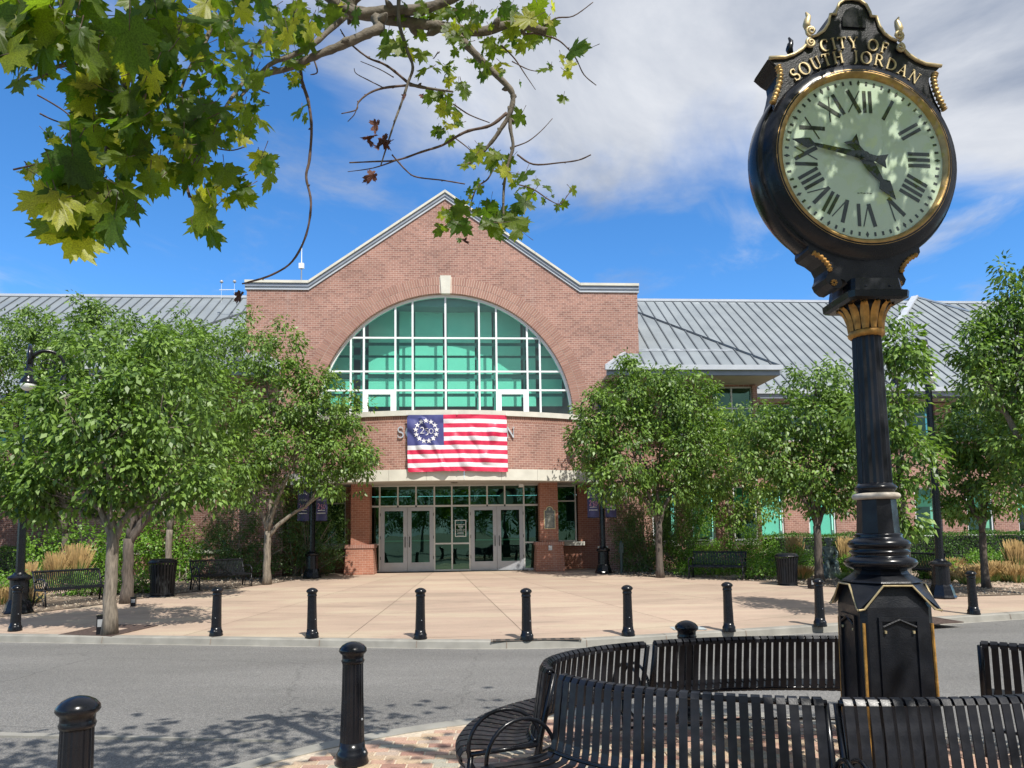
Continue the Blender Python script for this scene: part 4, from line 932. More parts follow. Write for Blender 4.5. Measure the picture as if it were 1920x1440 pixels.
# pedestal (square, turned a little), built in a rotated frame
ped=part('pedestal'); ped.rotation_euler=(0,0,YB)
hw=.215
def ringsq(w,z): return [(-w,-w,z),(w,-w,z),(w,w,z),(-w,w,z)]
mb=MB(); zt_=zc(1133); 
ch=.03
def oct_(w,c,z): return [(-w+c,-w,z),(w-c,-w,z),(w,-w+c,z),(w,w-c,z),(w-c,w,z),(-w+c,w,z),(-w,w-c,z),(-w,-w+c,z)]
lv=[oct_(hw+.015,.035,0.0),oct_(hw+.004,.035,zt_+.0),oct_(hw-.02,.07,zc(1096))]
vs=sum(lv,[]); fs=[tuple(range(7,-1,-1)),tuple(range(16,24))]
for j in range(2):
    for i in range(8): fs.append((j*8+i,j*8+(i+1)%8,(j+1)*8+(i+1)%8,(j+1)*8+i))
mb.add(vs,fs); mb.build('pedestal_body',iron,ped)
MB().add(sum([oct_(hw+.07,.05,0),oct_(hw+.06,.05,.09),oct_(hw+.02,.04,.13)],[]),[tuple(range(7,-1,-1)),tuple(range(16,24))]+[(j*8+i,j*8+(i+1)%8,(j+1)*8+(i+1)%8,(j+1)*8+i) for j in range(2) for i in range(8)]).build('plinth',iron,ped)
for k in range(4):                                             # access panels, gold corner beads
    Mx=Matrix.Rotation(k*math.pi/2,4,'Z')
    mb=MB(); w_=hw+.012
    for (a,b,c,d) in ((-.125,-.105,.16,zt_-.06),(.105,.125,.16,zt_-.06),(-.105,.105,.16,.185),(-.105,.105,zt_-.085,zt_-.06)): mb.box(a,b,-w_-.008,-w_+.02,c,d)
    mb.tube([(-.10,-w_-.004,zt_-.12),(0,-w_-.004,zt_-.075),(.10,-w_-.004,zt_-.12)],.008,5)
    mb.v=[tuple(Mx@Vector(v)) for v in mb.v]; mb.build('panel_frame',iron,ped)
    mb=MB(); mb.tube([(-hw-.003,-hw-.003,.12),(-hw+.008,-hw+.008,zt_-.10)],.0095,6); mb.v=[tuple(Mx@Vector(v)) for v in mb.v]; mb.build('corner_bead',bronze,ped)
    mb=MB()
    for x_ in (-.085,.085): mb.lathe([(.008,0),(.008,.016)],(x_,-w_-.001,zt_-.16),8)
    mb.v=[tuple(Mx@Vector(v)) for v in mb.v]; mb.build('panel_screw',goldpale,ped)
# roof-like cap with dipped corners
cap=part('cap'); cap.rotation_euler=(0,0,YB)
cwid=.243; zt0,zt1=zc(1137),zc(1093)
mb=MB(); r8=.155
for k in range(4):
    Mx=Matrix.Rotation(k*math.pi/2,4,'Z')
    a=[(-.08,-cwid+.01,zt1),(.08,-cwid+.01,zt1),(cwid+.008,-cwid-.008,zt0),(cwid-.01,-.08,zt1)]
    o8=[(.10,-.185,zt1+.012),(.185,-.10,zt1+.012),(-.10,-.185,zt1+.012)]
    V_=[Mx@Vector(p) for p in a+o8]
    mb.add(V_,[(1,2,5,4),(2,3,5) if False else (2,3,5),(0,1,4,6)])
    # soffit of each corner
    V_=[Mx@Vector(p) for p in [(.085,-cwid+.01,zt1-.012),(cwid+.008,-cwid-.008,zt0-.014),(cwid-.01,-.085,zt1-.012),(.12,-.12,zt1-.03)]]
    mb.add(V_,[(0,3,1),(1,3,2)])
mb.build('cap_roof',iron,cap)
for k in range(4):
    Mx=Matrix.Rotation(k*math.pi/2,4,'Z'); y_=-cwid+.004
    mb=MB(); P=[(-cwid-.006,y_-.012,zt0),(-cwid+.03,y_-.006,zt0+.005),(-.088,y_,zt1-.002),(.088,y_,zt1-.002),(cwid-.03,y_-.006,zt0+.005),(cwid+.006,y_-.012,zt0)]
    mb.tube(P,.0065,6); mb.v=[tuple(Mx@Vector(v)) for v in mb.v]; mb.build('gold_trim',goldpale,cap)
# flared skirt, tori, shafts (turned profiles)
def prof(*a): return [(w/273.0,zc(y)) for y,w in a]
MB().lathe([(.205,zt1+.006),(.24*1.0,zt1+.012),(.232,zt1+.022),(.17,zc(1075)),(.150,zc(1066))],(0,0,0),8,rot=YB+R(22.5)).build('skirt',iron,part('skirt_mount'))
MB().lathe(prof((1068,44),(1062,56),(1055,61),(1048,58),(1044,48),(1040,46),(1036,50),(1033,50),(1030,44),(1026,50),(1020,52),(1014,49),(1011,42),(1006,38),(1003,40),(1000,36)),(0,0,0),40).build('base_mouldings',black,pc,smooth=True)
MB().lathe([(36/273,zc(1004)),(35/273,zc(990)),(32.5/273,zc(940)),(32/273,zc(936))],(0,0,0),8,rot=YB+R(22.5)).build('lower_shaft',iron,pc)
MB().lathe(prof((937,35),(935,39),(931,40.5),(927,39),(925,35)),(0,0,0),40).build('pale_ring',ringwhite,pc,smooth=True)
MB().lathe(prof((926,31),(922,31),(920,33),(916,36),(913,35),(910,31),(906,28.5)),(0,0,0),40).build('collar',black,pc,smooth=True)
n=32; MB().lathe([(29/273,zc(908)),(28.5/273,zc(895)),(25.2/273,zc(640)),(24.8/273,zc(632))],(0,0,0),n,flute=.10).build('fluted_shaft',iron,pc)
MB().lathe(prof((634,28),(631,31),(627,32),(623,30),(622,26)),(0,0,0),32).build('gold_collar',bronze,pc,smooth=True)
# capital: bell with acanthus leaves
YH=R(2)
cpt=part('capital'); cpt.rotation_euler=(0,0,YH)
MB().lathe([(26/273,zc(624)),(27/273,zc(605)),(33/273,zc(588)),(42/273,zc(578))],(0,0,0),24).build('bell',iron,cpt,smooth=True)
for k in range(12):
    a=k*math.pi/6; mb=MB(); pr=[(.104,622,.020),(.109,608,.026),(.125,594,.028),(.145,584,.026),(.168,578,.018),(.174,581,.008)]
    L_=[];
    for r,y,w in pr:
        z=zc(y)
        for sgn,rr in ((-1,-.006),(-.4,.004),(0,.009),(.4,.004),(1,-.006)): 
            L_.append(((r+rr)*math.cos(a)-sgn*w*math.sin(a),(r+rr)*math.sin(a)+sgn*w*math.cos(a),z))
    fs=[(j*5+i,j*5+i+1,(j+1)*5+i+1,(j+1)*5+i) for j in range(len(pr)-1) for i in range(4)]
    mb.add(L_,fs); mb.build('acanthus_leaf',bronze,cpt,smooth=True)
mb=MB(); z0=zc(578)
mb.add(sum([oct_(.178,.03,z0),oct_(.205,.03,z0+.012),oct_(.208,.03,z0+.055),oct_(.175,.02,z0+.07),oct_(.165,.02,z0+.15)],[]),[tuple(range(7,-1,-1)),tuple(range(32,40))]+[(j*8+i,j*8+(i+1)%8,(j+1)*8+(i+1)%8,(j+1)*8+i) for j in range(4) for i in range(8)])
mb.build('abacus',black,cpt)
mb=MB()
for x_ in (-.1,.06): mb.lathe([(.009,0),(.009,.008)],(x_,-.205,zc(558)),8)
mb.v=[(x,y,z) for x,y,z in mb.v]; mb.build('bolt',iron,cpt)
# head in its own frame: u right, v up from the dial centre, w towards the viewer
hd=part('clock_head'); hd.location=(-.035,0,zc(293)-.09); hd.rotation_euler=(0,0,R(5)); hd.scale=(1.0,1,1.0)
T2=.11; PT=.12
def both(name,fn,m,smooth=False):
    fn_mb=MB(); fn(fn_mb); fn_mb.build(name,m,hd,smooth=smooth)
half=[(.0,1.165),(.055,1.158),(.10,1.125),(.125,1.07),(.13,1.045),(.168,1.043),(.185,.975),(.22,.92),(.27,.885),(.31,.87),(.335,.83),(.385,.775),(.445,.735),(.51,.71),(.625,.70),(.575,.655),(.535,.63),(.53,.585),(.545,.52),(.57,.44),(.60,.38),(.61,.32)]
body=half+[(.45,.1),(.0,.1)]
fullp=[(x,y) for x,y in half]+[(.3,.2)]+[(-.3,.2)]+[(-x,y) for x,y in half[::-1][:-1]]
MB().prism([(a,b) for a,b in fullp][::-1],lambda a,b:(a,-PT,b),lambda a,b:(a,PT,b)).build('pediment',iron,hd)
# drum
def lathe_y(mb,prof,seg=72):
    "turned about the horizontal axis: (radius, y)"
    m2=MB(); m2.lathe(prof,(0,0,0),seg,caps=False); mb.add([(x,z,y) for x,y,z in m2.v],m2.f)
mb=MB(); lathe_y(mb,[(.60,-T2-.055),(.655,-T2-.05),(.675,-T2-.02),(.69,-T2-.015),(.705,-T2+.03),(.71,-.09),(.725,-.06),(.73,0),(.725,.06),(.71,.09),(.70,T2),(.655,T2+.05),(.6,T2+.055)]); mb.build('drum',black,hd,smooth=True)
for s_ in (-1,1):
    mb=MB(); y0=-T2-.038
    pr=[(.628,y0+.012),(.634,y0-.004),(.622,y0-.016),(.612,y0-.012),(.606,y0-.022),(.596,y0-.024),(.588,y0-.010),(.578,y0-.006),(.572,y0+.03)]
    lathe_y(mb,[(r,y*(-s_)) for r,y in pr] if s_>0 else pr); mb.build('bezel',gold,hd,smooth=True)
dialm,nt_d,bd=newmat('dial_milk_glass'); bd.inputs['Base Color'].default_value=(0.54,0.62,0.48,1); bd.inputs['Roughness'].default_value=.25
YD=-T2-.026
for s_ in (-1,1):
    mb=MB(); P=[(.585*math.cos(a*2*math.pi/72),s_*(T2+.026),.585*math.sin(a*2*math.pi/72)) for a in range(72)]; mb.add(P,[tuple(range(72))]); mb.build('dial',dialm,hd)
mb=MB(); P=[(.583*math.cos(a*2*math.pi/72),-T2-.072,.583*math.sin(a*2*math.pi/72)) for a in range(72)]; mb.add(P,[tuple(range(72))]); mb.build('dial_cover',glass_cl,hd)
# minute ticks, numerals, hands
for i in range(60):
    a=i*math.pi/30; mb=MB(); w=.007; r0,r1=.525,.552
    P=[(-w,r0),(w,r0),(w,r1),(-w,r1)] if i%5 else [(0,r0-.008),(.011,(r0+r1)/2),(0,r1+.008),(-.011,(r0+r1)/2)]
    Q=[(x*math.cos(a)+y*math.sin(a),-x*math.sin(a)+y*math.cos(a)) for x,y in P]
    mb.prism(Q,lambda a,b:(a,YD-.003,b),lambda a,b:(a,YD-.001,b)); mb.build('minute_mark',numeral,hd)
RN=['XII','I','II','III','IIII','V','VI','VII','VIII','IX','X','XI']
NW={'I':(.26,[st(.13,0,.13,1,.15)]),'V':(.66,[st(.08,1,.34,0,.17),st(.60,1,.35,0,.045)]),'X':(.70,[st(.08,1,.62,0,.17),st(.62,1,.08,0,.045)])}
for i,t in enumerate(RN):
    a=i*math.pi/6; hh=.158; r0=.325; tw=sum(NW[c][0] for c in t)*hh; x=-tw/2; mb=MB(); kk=0
    for c in t:
        for s_ in NW[c][1]:
            kk+=1
            def T(px_,py_,d,x=x):
                X=x+px_*hh; Y=r0+py_*hh; return (X*math.cos(a)+Y*math.sin(a),YD-.001-d,-X*math.sin(a)+Y*math.cos(a))
            ribbon(mb,s_,T,.002,kk)
        x+=NW[c][0]*hh
    mb.build('numeral',numeral,hd)
def hand(name,ang,L_,outl,y):
    mb=MB(); a=R(ang); mb.prism([(x*math.cos(a)+r*math.sin(a),-x*math.sin(a)+r*math.cos(a)) for x,r in outl],lambda p,q:(p,y-.006,q),lambda p,q:(p,y,q)); return mb.build(name,black,hd)
mo=[(.055,-.155),(.012,-.135),(-.035,-.165),(-.016,-.08),(-.022,0),(-.012,.33),(-.012,.37),(-.034,.395),(-.030,.43),(0,.515)]
mo=[(-.05,-.16),(0,-.145),(.05,-.16),(.02,-.08),(.024,0),(.012,.33),(.010,.365),(.036,.40),(.026,.44),(0,.52),(-.026,.44),(-.036,.40),(-.010,.365),(-.012,.33),(-.024,0),(-.02,-.08)]
ho=[(-.055,-.16),(0,-.14),(.055,-.16),(.022,-.08),(.03,0),(.036,.08),(.018,.18),(.014,.20),(.048,.235),(.034,.275),(0,.36),(-.034,.275),(-.048,.235),(-.014,.20),(-.018,.18),(-.036,.08),(-.03,0),(-.022,-.08)]
hand('hour_hand',145,.36,ho,YD-.014); hand('minute_hand',281.5,.52,mo,YD-.024)
mb=MB(); lathe_y(mb,[(0.001,YD-.04),(.03,YD-.036),(.034,YD-.02),(.034,YD-.012)],20); mb.build('hand_boss',black,hd,smooth=True)
mb=MB(); 
for i in range(5): mb.box(-.055+i*.022,-.040+i*.022,YD-.002,YD-.001,-.252+.002*(i%2),-.247+.002*(i%2))
mb.build('maker_mark',numeral,hd)
# gold edge lines on the pediment, scrolls, finials, rope bars
for s_ in (-1,1):
    yf=-PT-.008
    mb=MB(); mb.tube([(s_*x,yf,y) for x,y in half[0:10]],.0105,6); mb.build('gold_moulding',goldpale,hd,smooth=True)
    mb=MB(); mb.tube([(s_*x,yf,y) for x,y in half[10:15]],.0125,6); mb.build('gold_moulding',goldpale,hd,smooth=True)
    for cx,cz,r,dr in ((.32,.905,.035,1),(.325,.818,.034,-1)):
        P=[]
        for k in range(22):
            t=k/21; rr=r*(1-.8*t); a=dr*(-math.pi/2+t*3.4*math.pi); P.append((s_*(cx+rr*math.cos(a)),yf-.004-.012*t,cz+rr*math.sin(a)))
        mb=MB(); mb.tube(P,[.011]*10+[.009]*12,6); mb.build('scroll',goldpale,hd,smooth=True)
    fp=[(.33,.93,.020),(.34,.965,.026),(.33,1.0,.023),(.323,1.025,.016),(.34,1.055,.006)]
    mb=MB(); mb.tube([(s_*x,yf+.01,y) for x,y,r in fp],[r for *_,r in fp],8); mb.build('flame_finial',goldpale,hd,smooth=True)
    mb=MB(); mb.tube([(s_*x,-yf,y) for x,y,r in fp],[r for *_,r in fp],8); mb.build('flame_finial',black,hd,smooth=True)
    # rope drop
    P=[(.57,.64),(.555,.595),(.56,.53),(.585,.455),(.612,.39),(.622,.365)]
    mb=MB(); pts=[]
    for k in range(len(P)-1):
        for q in range(8):
            t=q/8; pts.append((P[k][0]+(P[k+1][0]-P[k][0])*t,P[k][1]+(P[k+1][1]-P[k][1])*t))
    mb.tube([(s_*x,yf-.006,y) for x,y in pts],[.019+.006*math.sin(i*1.9) for i in range(len(pts))],8); mb.build('rope_moulding',gold,hd,smooth=True)
    mb=MB(); mb.prism([(s_*a,b) for a,b in ((.53,.63),(.615,.69),(.625,.705),(.575,.65))],lambda a,b:(a,-T2*.95,b),lambda a,b:(a,T2*.95,b)); mb.build('cornice_tip',black,hd)
# crown panel
mb=MB(); P=[(.085*math.cos(a),1.0+.10*math.sin(a)) for a in np.linspace(0,math.pi,12)]+[(-.085,.955),(.085,.955)]; mb.prism(P,lambda a,b:(a,-PT-.012,b),lambda a,b:(a,-PT,b)); mb.build('crown_boss',black,hd)
def arctext(t,r,hh,a0,a1,sp):
    tot=textw(t,sp); x=0
    for c in t:
        w=GL[c][0] if c!=' ' else .45
        if c!=' ':
            mb=MB()
            def T(px_,py_,d,x=x):
                a=R(a0+(a1-a0)*(x+w/2)/tot); X=(px_-w/2)*hh; Y=r+py_*hh
                return (X*math.cos(a)+Y*math.sin(a),-PT-.001-d,-X*math.sin(a)+Y*math.cos(a))
            glyph(mb,c,T,.010); mb.build('raised_letter',goldpale,hd)
        x+=w+sp
yy=T2
arctext('SOUTH JORDAN',.695,.086,-39.5,37.5,.16); arctext('CITY OF',.80,.082,-17.5,16.5,.22)
# bracket under the drum: scrolled cheeks meeting the neck
lowr=[(.40,-.50),(.43,-.565),(.395,-.60),(.40,-.635),(.385,-.66),(.33,-.685),(.285,-.72),(.265,-.765),(.27,-.80),(.285,-.83),(.27,-.865),(.235,-.895),(.20,-.90),(.175,-.88),(.17,-.855),(.185,-.835),(.155,-.84),(.135,-.87),(.14,-.92),(.165,-.955)]
P=[(x,y) for x,y in lowr]+[(-x,y) for x,y in lowr[::-1]]
MB().prism(P,lambda a,b:(a,-T2*.85,b),lambda a,b:(a,T2*.85,b)).build('bracket',iron,hd)
for s_ in (-1,1):
    mb=MB(); pts=[]
    Q=[(.37,-.655),(.31,-.69),(.265,-.74),(.25,-.79)]
    for k in range(3):
        for q in range(8): t=q/8; pts.append((Q[k][0]+(Q[k+1][0]-Q[k][0])*t,Q[k][1]+(Q[k+1][1]-Q[k][1])*t))
    mb.tube([(s_*x,-T2*.85-.004,y) for x,y in pts],[.015+.005*math.sin(i*1.9) for i in range(len(pts))],8); mb.build('rope_moulding',bronze,hd,smooth=True)
    mb=MB(); 
    for k in range(8):
        a=k*math.pi/4; mb.tube([(s_*.232+.008*math.cos(a),-T2*.85-.004,-.862+.008*math.sin(a)),(s_*.232+.022*math.cos(a),-T2*.85-.006,-.862+.022*math.sin(a))],[.004,.006],5)
    mb.build('rosette',bronze,hd)
# ================================================================== BOLLARDS
bm_=empty('bollard',(0,0,0)); 
pr=[(.125,0),(.128,.02),(.118,.05),(.122,.075),(.112,.095),(.10,.12),(.094,.17)]
MB().lathe(pr,(0,0,0),32).build('foot',black,bm_,smooth=True)
MB().lathe([(.093,.15),(.090,.30),(.083,.55),(.080,.775)],(0,0,0),44,flute=.035).build('fluted_post',black,bm_)
MB().lathe([(.084,.765),(.090,.785),(.083,.80),(.084,.83),(.10,.845),(.108,.858),(.104,.878),(.082,.903),(.05,.920),(.02,.928),(.002,.930)],(0,0,0),36).build('domed_cap',black,bm_,smooth=True)
mb=MB()
for z in (.10,.34): mb.lathe([(.008,0),(.008,.01),(.002,.014)],(.01,-.125 if z<.2 else -.095,z),6)
mb.build('bolt',greybox,bm_)
far=[(28,1183,'first in the row by the left lamp'),(405,1192,'just right of the pale tree trunk'),(585,1196,'below the left brick pier'),(788,1198,'in front of the left pair of doors'),(988,1200,'in front of the right pair of doors'),(1178,1192,'below the right lamp post'),(1367,1184,'in front of the right plaza bench'),(1538,1174,'just left of the clock pedestal'),(1826,1152,'last one right of the clock pedestal')]
first=True
for px,py,d in far:
    p=plaza(px,py); o=bm_ if first else copy_tree(bm_); first=False
    o.location=p; o.rotation_euler=(R(random.uniform(-.5,.5)),R(random.uniform(-.4,.9)),random.random()); o['label']='black domed bollard on the far kerb, '+d; o['category']='bollard'; o['group']='bollards along the far kerb'
for (x,y,z),d in (((-2.33,3.78,0),'nearest black bollard, cut off by the bottom left corner'),((-1.27,5.54,0),'tall black bollard on the island beside the lane divider'),((1.60,6.55,-.0),'black bollard whose domed cap shows above the curved bench')):
    o=copy_tree(bm_); o.location=(x,y,z); o.rotation_euler=(0,R(.3),random.random()); o['label']=d; o['category']='bollard'; o['group']='bollards on the near island'
# ================================================================== CURVED BENCHES
EC=(2.1,4.70); EA,EB=1.90,1.08
def ept(t): return Vector((EC[0]+EA*math.cos(t),EC[1]+EB*math.sin(t),0))
def enr(t): v=Vector((math.cos(t)/EA,math.sin(t)/EB,0)); return v.normalized()
PF=[(.405,.335),(.435,.36),(.44,.40),(.415,.432),(.36,.440),(.18,.425),(.06,.418),(-.02,.43),(-.055,.465),(-.07,.52),(-.085,.65),(-.108,.80),(-.118,.862),(-.135,.888),(-.165,.892),(-.185,.872),(-.182,.845)]
PF=[(u+.15,z) for u,z in PF]
def slatmesh(w0,th=.008,kap=0):
    mb=MB(); n=len(PF); vs=[];fs=[]
    for i,(u,z) in enumerate(PF):
        a=Vector(PF[max(i-1,0)]);b=Vector(PF[min(i+1,n-1)]); t=(b-a).normalized(); nx,nz=t.y*th/2,-t.x*th/2
        w=w0*(1+kap*max(0,u-.03))
        for s_ in (-1,1): 
            vs.append((s_*w/2,u+nx,z+nz)); vs.append((s_*w/2,u-nx,z-nz))
    for i in range(n-1):
        k=i*4; m=k+4
        fs+=[(k,k+2,m+2,m),(k+1,m+1,m+3,k+3),(k,m,m+1,k+1),(k+2,k+3,m+3,m+2)]
    fs+=[(0,1,3,2),((n-1)*4,(n-1)*4+2,(n-1)*4+3,(n-1)*4+1)]
    mb.add(vs,fs); return mb
SM=[slatmesh(.045,kap=k*.35).mesh('slat_mesh',slatpaint) for k in range(6)]
def railpts(t0,t1,u,z,n=14): return [ept(t0+(t1-t0)*k/n)+enr(t0+(t1-t0)*k/n)*u+Vector((0,0,z)) for k in range(n+1)]
def ring_bench(t0,t1,label,arm0=True,arm1=True):
    t0,t1=R(t0),R(t1); e=empty('curved_bench',ept((t0+t1)/2),label=label,category='bench',group='curved benches ringed around the post clock')
    inv=-e.location
    # slats at equal spacing
    t=t0+.02*(1 if t1>t0 else -1); dirn=1 if t1>t0 else -1; 
    while (t1-t)*dirn>0.005:
        p=ept(t)+inv; nn=enr(t); kp=EA*EB/((EA*math.sin(t))**2+(EB*math.cos(t))**2)**1.5; link('slat',SM[min(5,round(kp/.35))],e,p,(0,0,math.atan2(nn.y,nn.x)-math.pi/2))
        ds=math.hypot(EA*math.sin(t),EB*math.cos(t)); t+=dirn*.0605/ds
    for nm,u,z,r in (('top_rail',.0,.868,.016),('back_rail',.105,.455,.014),('seat_rail',.52,.40,.016),('stretcher',.13,.20,.012)):
        mb=MB(); mb.tube([p+inv for p in railpts(t0,t1,u,z)],r,7); mb.build(nm,black,e,smooth=True)
    for tt in (t0,t1):
        nn=enr(tt); p=ept(tt)+inv; f_=lambda u,z:p+nn*u+Vector((0,0,z))
        mb=MB(); mb.tube([f_(-.03,.86),f_(.05,.55),f_(.11,.30),f_(.10,.0)],.02,8); mb.tube([f_(.52,.40),f_(.54,.2),f_(.52,0)],.018,8); mb.tube([f_(.08,.43),f_(.52,.41)],.016,8); mb.build('end_frame',black,e,smooth=True)
        mb=MB(); c=f_(.30,.44); mb.tube([c+nn*(.235*math.cos(a))+Vector((0,0,.225*math.sin(a))) for a in [k*2*math.pi/28 for k in range(28)]],.0125,8,close=True); mb.build('arm_ring',black,e,smooth=True)
    return e
ring_bench(189,124,'curved black slatted bench at the back left of the ring, its seat end showing')
ring_bench(121.5,58,'curved black slatted bench in the middle of the far side, behind the pedestal left edge')
ring_bench(40,-8,'curved black slatted bench at the far right, standing clear of the pedestal')
ring_bench(198,254.8,'nearest curved black bench back, lower middle of the picture left of the gold bead')
ring_bench(256.6,322,'nearest curved black bench back, in front of the clock pedestal at lower right')
# ================================================================== STREET LAMPS
def banner_panel(par,x0,x1,z0,z1,y,txt=True):
    b=empty('lamp_banner'); b.parent=par; n=8
    mb=MB(); V_=[(x0+(x1-x0)*i/n,y+.02*math.sin(i*.9),z) for z in (z0,z1) for i in range(n+1)]; mb.add(V_,[(i,i+1,i+n+2,i+n+1) for i in range(n)]); mb.build('banner_cloth',banner,b)
    for z in (z0-.01,z1+.01): mb=MB(); mb.tube([(0,y,z),((x1 if abs(x1)>abs(x0) else x0)*1.04,y,z)],.012,6); mb.build('banner_rod',black,b)
    W_=x1-x0
    def word(t,zc_,wd,hh,m,nm):
        tw=textw(t,.12); s_=wd/tw; x=(x0+x1)/2-wd/2
        for c in t:
            w=(GL[c][0] if c!=' ' else .45)*s_; mb=MB()
            if c!=' ': glyph(mb,c,lambda a,b_,d,x=x:(x+a*s_,y-.028-d,zc_+b_*hh),.002); mb.build(nm,m,b)
            x+=w+.12*s_
    word('AMERICA',z0+(z1-z0)*.66,W_*.72,.062,signwhite,'banner_letter'); word('250',z0+(z1-z0)*.40,W_*.72,.21,pinkm,'banner_letter')
    mb=MB(); mb.box(x0+W_*.2,x1-W_*.2,y-.03,y-.027,z0+(z1-z0)*.335,z0+(z1-z0)*.35); 
    xx=x0+W_*.14
    while xx<x1-W_*.18: w=random.uniform(.015,.035); mb.box(xx,xx+w,y-.03,y-.027,z0+(z1-z0)*.235,z0+(z1-z0)*.262); xx+=w+.008
    mb.build('banner_print',signwhite,b)
    for k in range(5):
        a=R(140-k*25); cx,cz=(x0+x1)/2+W_*.42*math.cos(a)*.9,z0+(z1-z0)*(.80+.12*math.sin(a)); P=[]
        for q in range(10): r=.035 if q%2==0 else .014; bb=R(90+36*q); P.append((cx+r*math.cos(bb),y-.03,cz+r*math.sin(bb)))
        MB().add(P+[(cx,y-.031,cz)],[(q,(q+1)%10,10) for q in range(10)]).build('banner_star',signwhite,b)
def lamp(p,H,arms,label,banners=False,rz=0):
    e=empty('street_lamp',p,rz,label=label,category='street lamp',group='black lamp posts with hanging globes')
    mb=MB(); mb.lathe([(.32,0),(.33,.03),(.30,.08),(.27,.2),(.235,.30),(.215,.34)],(0,0,0),8,rot=R(22.5)); mb.lathe([(.21,.33),(.205,.55),(.20,.80)],(0,0,0),16,flute=.03); mb.lathe([(.20,.79),(.25,.82),(.26,.86),(.22,.90),(.14,.94),(.12,.98)],(0,0,0),24); mb.build('base',black,e)
    MB().lathe([(.098,.95),(.088,H*.5),(.072,H-.15)],(0,0,0),16,flute=.08).build('post',black,e)
    MB().lathe([(.08,H-.2),(.085,H-.1),(.06,H-.04),(.05,H+.02),(.03,H+.08),(.005,H+.12)],(0,0,0),16).build('finial',black,e,smooth=True)
    for a in arms:
        a=R(a); dx,dy=math.cos(a),math.sin(a); ar=empty('lamp_arm'); ar.parent=e; r=.36
        P=[(0,0,H-.62)]
        for k in range(17):
            t=math.pi-k*math.pi/16; P.append((dx*(r+r*math.cos(t)),dy*(r+r*math.cos(t)),H-.32+.36*math.sin(t)))
        P.append((dx*2*r,dy*2*r,H-.50))
        mb=MB(); mb.tube(P,.042,8); mb.build('gooseneck',black,ar,smooth=True)
        Q=[]
        for k in range(26):
            t=k/25; rr=.19*(1-.75*t); an_=R(-60)+t*R(560); Q.append((dx*(r+rr*math.cos(an_)),dy*(r+rr*math.cos(an_)),H-.33+rr*math.sin(an_)))
        mb=MB(); mb.tube(Q,.014,6); mb.tube([(0,0,H-.70),(dx*.35,dy*.35,H-.66),(dx*.5,dy*.5,H-.6)],.02,6); mb.build('scroll',black,ar,smooth=True)
        z=H-.50; c=(dx*2*r,dy*2*r,0)
        MB().lathe([(.05,z),(.055,z-.1),(.085,z-.11),(.085,z-.27),(.10,z-.28),(.10,z-.31),(.15,z-.37),(.18,z-.44),(.185,z-.47),(.17,z-.475)],c,24).build('lamp_hood',black,ar,smooth=True)
        MB().lathe([(.172,z-.472),(.168,z-.52),(.14,z-.585),(.09,z-.625),(.03,z-.64),(.002,z-.642)],c,24).build('glass_globe',globe,ar,smooth=True)
    if banners:
        banner_panel(e,-.55,-.12,2.05,3.15,-.02); banner_panel(e,.12,.53,2.05,3.15,.0)
    return e
lamp(plaza(34,1150),6.45,(30,-56),'tall black lamp post at the far left, one globe hanging clear of the leaves')
lamp(plaza(585,1084),6.4,(-100,-10),'black lamp post with two navy banners left of the entrance',True,R(-2))
lamp(plaza(1132,1075),6.45,(188,-80),'black lamp post with two navy banners right of the entrance',True,R(4))
lamp(plaza(1767,1121),6.5,(150,-120),'black lamp post right of the clock with thick fluted base')
# ================================================================== PLAZA BENCHES, BINS, SMALL THINGS
PF2=[(.40,.36),(.43,.39),(.42,.43),(.36,.445),(.12,.42),(.02,.44),(-.03,.50),(-.10,.72),(-.15,.88),(-.18,.90),(-.21,.87)]
def pslat():
    mb=MB(); w=.028; 
    vs=[];fs=[]; n=len(PF2)
    for u,z in PF2: vs+=[(-w/2,u,z),(w/2,u,z),(w/2,u-.004,z-.01),(-w/2,u-.004,z-.01)]
    for i in range(n-1):
        for e in range(4): fs.append((i*4+e,i*4+(e+1)%4,i*4+4+(e+1)%4,i*4+4+e))
    mb.add(vs,fs); return mb.mesh('park_slat',iron)
psl=pslat()
pbn=empty('park_bench',(0,0,0)); Lb=1.75; k=-Lb/2+.03
while k<Lb/2: link('slat',psl,pbn,(k,0,0)); k+=.052
for z,u,nm in ((.86,-.14,'top_rail'),(.41,.40,'seat_rail'),(.43,.04,'back_rail')): MB().tube([(-Lb/2,u,z),(Lb/2,u,z)],.018,6).build(nm,iron,pbn)
for s_ in (-1,1):
    x=s_*Lb/2; mb=MB(); mb.tube([(x,-.16,.88),(x,-.04,.5),(x,-.02,.42),(x,-.10,0)],.024,6); mb.tube([(x,.40,.42),(x,.42,.2),(x,.44,0)],.022,6); mb.tube([(x,-.03,.40),(x,.42,.40)],.022,6)
    mb.tube([(x,.19+.16*math.cos(R(a)),.02+.22*math.sin(R(a))) for a in range(0,181,15)],.014,6); mb.tube([(x,.19+.13*math.cos(R(a)),.36-.12*math.sin(R(a))) for a in range(0,181,15)],.014,6); mb.build('end_casting',iron,pbn,smooth=True)
    mb=MB(); mb.tube([(x,-.06,.60),(x,.05,.67),(x,.22,.69),(x,.36,.65),(x,.43,.55),(x,.40,.42)],.022,6); mb.build('armrest',iron,pbn,smooth=True)
def place(o,p,rz,label,**k):
    o.location=p; o.rotation_euler=(0,0,rz); o['label']=label
    for a,b in k.items(): o[a]=b
def dirz(fx,fy): return math.atan2(fy,fx)-math.pi/2       # local +Y is the side you sit on
